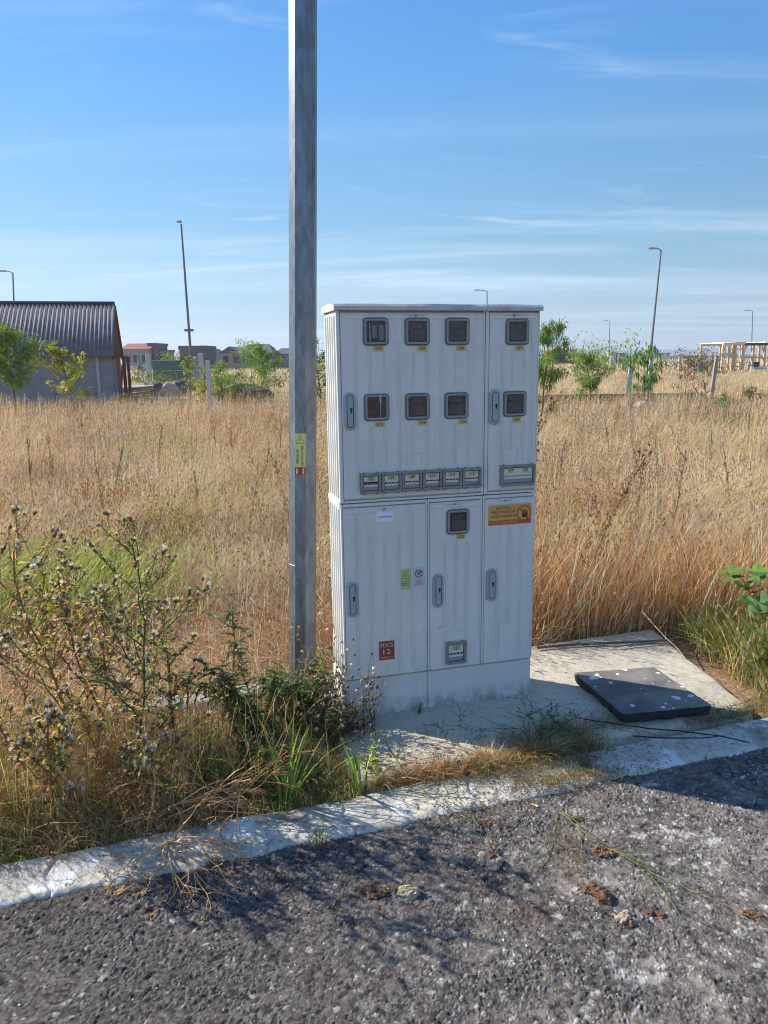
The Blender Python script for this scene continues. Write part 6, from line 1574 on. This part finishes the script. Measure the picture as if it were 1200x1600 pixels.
# ------------------------------------------------------------------ fences, posts, rubble
M_CONC = mat('weathered concrete', (.42, .42, .41), .9, .15, 5, .2, 40)
M_CONCD = mat('dark weathered concrete', (.22, .195, .165), .95, .3, 3, .3, 20)
M_WPAINT = mat('dirty white beam', (.58, .58, .56), .8, .1, 5)
M_MESH = mat('green shade mesh', (.08, .155, .115), .85, .15, 3)
M_MESHB = mat('blue grey sheet', (.22, .28, .31), .6, .1, 3)
Yf = 56.0
def xat(px, Y): return at(px, 560, Y).x
FN = empty('mesh_fence', (xat(232, Yf), Yf, 0)); tag(FN, 'fence of green shade mesh between grey concrete posts behind the rubble', 'fence')
x0 = xat(232, Yf)
for px in (231.5, 314): mb = MB(); x = xat(px, Yf) - x0; mb.box(x - .16, x + .16, -.12, .12, -.1, 2.15, M_CONC, .02); mb.build('post', FN)
mb = MB(); mb.box(.25, xat(300, Yf) - x0, -.02, .02, .15, 1.72, M_MESH)
for k in range(3): mb.box(.25, xat(300, Yf) - x0, -.05, -.025, .2 + k * .73, .24 + k * .73, M_CONC)
mb.build('mesh_panel', FN)
mb = MB(); mb.box(xat(302, Yf) - x0, xat(312, Yf) - x0, -.03, .03, .1, 2.0, M_MESHB); mb.build('sheet_panel', FN)
FB = empty('rail_fence', (xat(208, Yf + 6), Yf + 6, 0)); tag(FB, 'low fence with a white top beam between shed and mesh fence', 'fence'); x0 = xat(208, Yf + 6)
mb = MB(); mb.box(xat(186, Yf + 6) - x0, xat(229, Yf + 6) - x0, -.1, .1, 1.05, 1.32, M_WPAINT, .01); mb.build('beam', FB)
for px in (187, 201, 215, 228): mb = MB(); x = xat(px, Yf + 6) - x0; mb.box(x - .04, x + .04, -.04, .04, -.1, 2.1, M_CONC); mb.build('post', FB)
FS = MB(); g = at(212, 602, 44); FS.box(-1.1, 1.1, -.6, .6, -.1, .28, M_WPAINT, .02); o = FS.build('concrete_slab'); o.location = (g.x, 44, 0); tag(o, 'pale concrete slab on the ground right of the shed', 'concrete slab')
PL = empty('plank_pile', (xat(212, 32), 32, 0)); tag(PL, 'small stack of grey brown planks lying beside the shed', 'planks')
r = random.Random(12)
for k in range(6): mb = MB(); z = .22 + .07 * k; mb.bar((-.62 + r.uniform(-.1, .1), r.uniform(-.3, .3), z - .06), (.62 + r.uniform(-.1, .1), r.uniform(-.3, .3), z + .07), .16, .05, M_WOOD if k % 2 else mat('grey plank', (.26, .21, .16), .9, .2, 4)); mb.build('plank', PL)
def boulder(label, px, Y, rx, rz, m, seed, cat='rubble', group='rubble lumps before the mesh fence', name='rubble'):
    import bmesh
    bm = bmesh.new(); bmesh.ops.create_icosphere(bm, subdivisions=3, radius=1)
    for v in bm.verts:
        k = 1 + .35 * (fbm(np.array(v.co.x * 1.4 + seed), np.array(v.co.y * 1.4 + v.co.z * 1.1), seed, 3) - .5) * 2; v.co = Vector((v.co.x * rx * k, v.co.y * rx * k, v.co.z * rz * k))
    me = bpy.data.meshes.new(name); bm.to_mesh(me); bm.free(); me.materials.append(m); o = bpy.data.objects.new(name, me); C.objects.link(o); o.location = (xat(px, Y), Y, rz * .6); tag(o, label, cat, group)
M_RUB = mat('grey rubble', (.36, .35, .32), .95, .3, 3, .5, 9); M_RUBD = mat('dark rubble', (.10, .105, .10), .95, .3, 3, .5, 9)
boulder('dark rubble lump left in the heap before the mesh fence', 245, 37, .40, .40, M_RUBD, 1); boulder('pale green grey rubble lump in the middle of the heap', 261, 37, .52, .42, M_RUB, 2); boulder('dark rubble lump right in the heap before the mesh fence', 281, 37.4, .48, .45, M_RUBD, 3)
boulder('white stone at the foot of the sparse young tree', 1008, 22.6, .26, .20, mat('white stone', (.55, .54, .51), .9, .15, 4, .3, 20), 4, 'stone', 'white stones under the young tree', 'stone'); boulder('grey white stone right of the other at the young tree', 1024, 22.8, .22, .17, M_RUB, 5, 'stone', 'white stones under the young tree', 'stone')
boulder('shaded earth mound left of the pole', 378, 31, 1.15, .42, mat('dark weedy earth', (.14, .12, .08), .95, .4, 3, .6, 9), 6, 'mound', None, 'earth_mound')
def post(label, px0, px1, Y, H, w, m, cat='post', group='concrete fence posts in the field'):
    mb = MB(); x0, x1 = xat(px0, Y), xat(px1, Y); mb.bar((0, 0, -.1), (x1 - x0, 0, H), w, w, m); o = mb.build('fence_post'); o.location = (x0, Y, 0); tag(o, label, cat, group)
M_POST = mat('pale concrete post', (.50, .49, .47), .85, .12, 6, .2, 40); M_POSTD = mat('grey concrete post', (.30, .28, .25), .85, .12, 6, .2, 40)
post('white concrete post among the shrubs left of the pole', 325, 324, 25, 1.66, .12, M_POST)
post('broad white concrete post left of the sparse young tree', 983, 986.5, 25.5, 1.27, .13, M_POST); post('white concrete post behind the sparse young tree', 1016, 1018, 26, 1.58, .11, M_POST)
post('grey concrete post leaning right beside the dead bush', 1114, 1120, 25, 1.56, .10, M_POSTD)
for i, (px, Y, H) in enumerate(((1062, 58, 1.5), (1089, 70, 1.6), (1095.5, 74, 1.7), (1110, 66, 1.5), (900, 60, 1.4), (1150, 82, 1.6))):
    post(['thin far post left of the teal barrel', 'thin far post just left of the barrel post', 'thin far post rising from the teal barrel', 'thin far post right of the teal barrel', 'thin far post right of the tall sapling', 'thin far post in front of the timber frame'][i], px, px, Y, H, .10, M_POST, group='thin far fence posts')
LW = MB(); a, c = at(838, 631, 26.5), at(1100, 629, 26.8)
LW.bar((0, 0, .12), (c.x - a.x, .3, .12), .18, .40, M_CONCD); o = LW.build('low_wall'); o.location = (a.x, 26.6, 0); tag(o, 'long low dark concrete wall base crossing the right field', 'low wall')
BR = MB(); BR.tube([(0, 0, 0), (0, 0, .08), (0, 0, .72), (0, 0, .78)], [.28, .31, .31, .26], mat('teal plastic', (.10, .38, .36), .5), 14); o = BR.build('barrel'); o.location = (xat(1096, 68), 68, .08); tag(o, 'small teal plastic barrel in the far right field', 'barrel')
# white far fence
FW_ = empty('white_fence', (xat(1050, 95), 95, 0)); tag(FW_, 'long white rail fence far behind the right field', 'fence'); x0 = xat(1050, 95)
mb = MB(); mb.box(xat(965, 95) - x0, xat(1190, 95) - x0, -.05, .05, 1.05, 1.42, M_WPAINT); mb.build('rail', FW_)
for k in range(19): mb = MB(); x = xat(967 + k * 12.2, 95) - x0; mb.box(x - .06, x + .06, .07, .19, -.1, 1.7, M_POST); mb.build('post', FW_)

# ------------------------------------------------------------------ timber frame building
M_TIM = mat('fresh orange timber', (.62, .42, .24), .8, .15, 4); M_TIMW = mat('pale timber', (.70, .62, .50), .8, .1, 4)
YT = 72; TF = empty('timber_frame', (xat(1129, YT), YT, 0)); tag(TF, 'unfinished timber frame hut of pale posts and beams at the right edge', 'timber frame'); x0 = xat(1129, YT)
X = lambda px: xat(px, YT) - x0
zt = 1.65 + (551.6 - 539) / F * YT
def tb(nm, a, c, w, m=M_TIM): mb = MB(); mb.bar(a, c, w, w, m); mb.build(nm, TF)
for px, m in ((1128.5, M_TIMW), (1138, M_TIM), (1144.5, M_TIM), (1148, M_TIM), (1159, M_TIM), (1161.5, M_TIMW), (1176, M_TIM), (1194, M_TIM), (1210, M_TIM), (1226, M_TIM)): tb('post', (X(px), 0, -.1), (X(px), 0, zt), .17, m)
for px in (1129, 1161, 1195, 1226): tb('post', (X(px), 5, -.1), (X(px), 5, zt), .17)
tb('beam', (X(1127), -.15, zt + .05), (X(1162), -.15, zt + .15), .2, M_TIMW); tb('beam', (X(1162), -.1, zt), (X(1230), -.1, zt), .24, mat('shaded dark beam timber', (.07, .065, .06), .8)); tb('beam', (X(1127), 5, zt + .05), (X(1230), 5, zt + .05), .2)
for (a, c, z) in ((1128, 1146, 1.35), (1138, 1147, 1.2), (1128, 1138, .45), (1148, 1161, .55), (1149, 1161, -.05 + .2), (1161, 1195, .95)): tb('rail', (X(a), .1, z + .25), (X(c), .1, z + .25), .12, M_TIMW if z > 1 else M_TIM)
for (a, c) in ((1129, 1133), (1162, 1166), (1193, 1189)): tb('brace', (X(a), .05, zt - .75), (X(c), .05, zt - .1), .12, M_TIM)
for k in range(7): tb('rafter', (X(1129 + k * 16), -.3, zt + .17), (X(1129 + k * 16), 5.3, zt + .17), .1, M_TIMW)
mb = MB(); mb.box(X(1183), X(1193), .6, 1.6, -.1, .8, mat('dark crate', (.03, .05, .06), .7), .03); mb.box(X(1176), X(1194), -.6, .4, 0, .34, mat('pale blue tarpaulin', (.25, .42, .5), .7), .08); mb.build('stored_goods', TF)

# ------------------------------------------------------------------ distant houses
M_HW = mat('pale house wall', (.30, .285, .27), .9, .06, 1); M_HRED = mat('red tile roof', (.30, .10, .075), .85, .12, 2); M_HGR = mat('dark slate roof', (.085, .09, .105), .8, .12, 2); M_GLS = mat('dark window glass', (.03, .035, .04), .2); M_BRICK = mat('orange brick', (.42, .18, .10), .9, .15, 2); M_UNF = mat('dark unfinished concrete', (.12, .10, .09), .9, .2, 1)
def house(name, label, pxa, pxb, Y, ztop_px, eave_px, wall, roof, depth=9, hip=False, nwin=3, cat='house'):
    xa, xb = xat(pxa, Y), xat(pxb, Y); hor = 559 - .0142 * ((pxa + pxb) / 2 - 600); zt = CH + (hor - ztop_px) / F * Y; ze = CH + (hor - eave_px) / F * Y
    root = empty(name, ((xa + xb) / 2, Y, 0)); tag(root, label, cat, 'distant houses on the horizon'); w = (xb - xa) / 2
    mb = MB(); mb.box(-w, w, 0, depth, -.5, ze, wall); mb.build('wall', root)
    mb = MB(); e = .4; i = w * .45 if hip else 0
    if hip == 'gable':
        mb.add([(-w - e, -e, ze), (w + e, -e, ze), (w + e, depth + e, ze), (-w - e, depth + e, ze), (0, -e, zt), (0, depth + e, zt)], [[0, 1, 4], [2, 3, 5], [1, 2, 5, 4], [3, 0, 4, 5], [0, 3, 2, 1]], roof)
    elif hip == 'flat':
        mb.box(-w - .15, w + .15, -.15, depth + .15, ze + .002, zt, roof)
    else:
        mb.add([(-w - e, -e, ze), (w + e, -e, ze), (w + e, depth + e, ze), (-w - e, depth + e, ze), (-w - e + i, depth / 2, zt), (w + e - i, depth / 2, zt)], [[0, 1, 5, 4], [2, 3, 4, 5], [1, 2, 5], [3, 0, 4], [0, 3, 2, 1]], roof)
    mb.build('roof', root)
    for k in range(nwin):
        x = -w + 2 * w * (k + .5) / nwin; mb = MB(); mb.box(x - .55, x + .55, -.06, .01, ze * .38, ze * .38 + 1.3, M_GLS); mb.build('window', root)
    return root
house('house', 'distant pale house with a red roof between shed and mesh fence', 193, 233, 150, 537, 546, M_HW, M_HRED, nwin=3)
house('house', 'dark flat roofed block joined to the red roofed distant house', 232.5, 243, 152, 537, 541, M_UNF, M_HGR, hip='flat', nwin=1)
house('house', 'small dark low building right of the red roofed distant house', 243.5, 254, 155, 547, 551, M_HGR, M_HGR, hip='flat', nwin=1)
house('house', 'wide dark roofed distant building behind the leaning street lamp', 281, 321, 140, 541, 547, M_UNF, M_HGR, hip='flat', nwin=3)
house('house', 'small grey gabled distant house right of the leaning lamp', 321, 337, 170, 545, 552, M_HW, M_HGR, hip='gable', nwin=1)
house('house', 'grey gabled distant house in the middle of the row', 346, 372, 160, 542, 552, M_HW, M_HGR, hip='gable', nwin=2)
house('house', 'distant house with a small red roof left of the big grey roof', 361, 378, 150, 547, 553, M_HW, M_HRED, hip='gable', nwin=1)
house('house', 'broad distant house with a grey hipped roof near the pole', 376, 424, 145, 538, 552, M_HW, M_HGR, hip=True, nwin=3)
house('house', 'distant house with a dark roof right behind the thick pole', 430, 470, 150, 544, 553, M_HW, M_HGR, hip=True, nwin=2)
UB = house('unfinished_house', 'unfinished dark brick house behind the tall sapling', 876, 899, 150, 546.5, 548, M_UNF, M_UNF, hip='flat', nwin=2)
for k in range(5): mb = MB(); x = -1.3 + k * .65; mb.box(x - .12, x + .12, 1, 1.3, 1.65 + (555 - 546.4) / F * 150, 1.65 + (555 - 543.5) / F * 150, M_BRICK); mb.build('column', UB)
house('unfinished_house', 'small orange brick wing left of the unfinished dark house', 864, 874, 146, 547, 548, M_BRICK, M_BRICK, hip='flat', nwin=1)
house('container', 'white site container far behind the round shrub', 955, 962, 140, 550, 551, M_WPAINT, M_WPAINT, depth=3, hip='flat', nwin=0, cat='container')
house('container', 'dark green site container beside the white one', 962.5, 976, 142, 551.5, 552.5, mat('dark green sheet', (.05, .10, .08), .7), M_CONC, depth=3, hip='flat', nwin=0, cat='container')
house('house', 'low white distant house at the far right horizon', 1022, 1046, 320, 551, 553, M_HW, M_HW, hip='flat', nwin=0)

# far tree line / hills
n = 400; xs = np.linspace(-6000, 6000, n); hh = 14 + 16 * fbm(xs / 700, xs * 0 + 3, 5, 4) + 8 * fbm(xs / 60, xs * 0, 6, 3)
Yh = 3800; V = []; T_ = []
for i in range(n):
    V += [(xs[i], Yh, -60), (xs[i], Yh, hh[i]), (xs[i], Yh + 900, hh[i] * .9), (xs[i], Yh + 1000, -60)]
for i in range(n - 1):
    a = i * 4
    for k in range(3): T_ += [(a + k, a + 4 + k, a + 5 + k), (a + k, a + 5 + k, a + 1 + k)]
o = bulk_obj('hills', np.array(V), np.array(T_), None, mat('far wooded hills', (.055, .075, .04), .95, .2, .01)); tag(o, 'low wooded hills along the horizon', kind='structure')

# ------------------------------------------------------------------ the air
hz = MB(); hv = bpy.data.materials.new('thin blue air'); hv.use_nodes = True
hn, hl = hv.node_tree.nodes, hv.node_tree.links; hn.remove(hn['Principled BSDF'])
pv = hn.new('ShaderNodeVolumePrincipled'); pv.inputs['Color'].default_value = (.80, .88, .97, 1); pv.inputs['Density'].default_value = .00042; pv.inputs['Anisotropy'].default_value = .2
hl.new(pv.outputs[0], hn['Material Output'].inputs['Volume'])
hz.box(-9500, 9500, -9500, 9500, -80, 62, hv); tag(hz.build('haze'), 'thin pale blue haze over the far field', 'haze', kind='stuff')
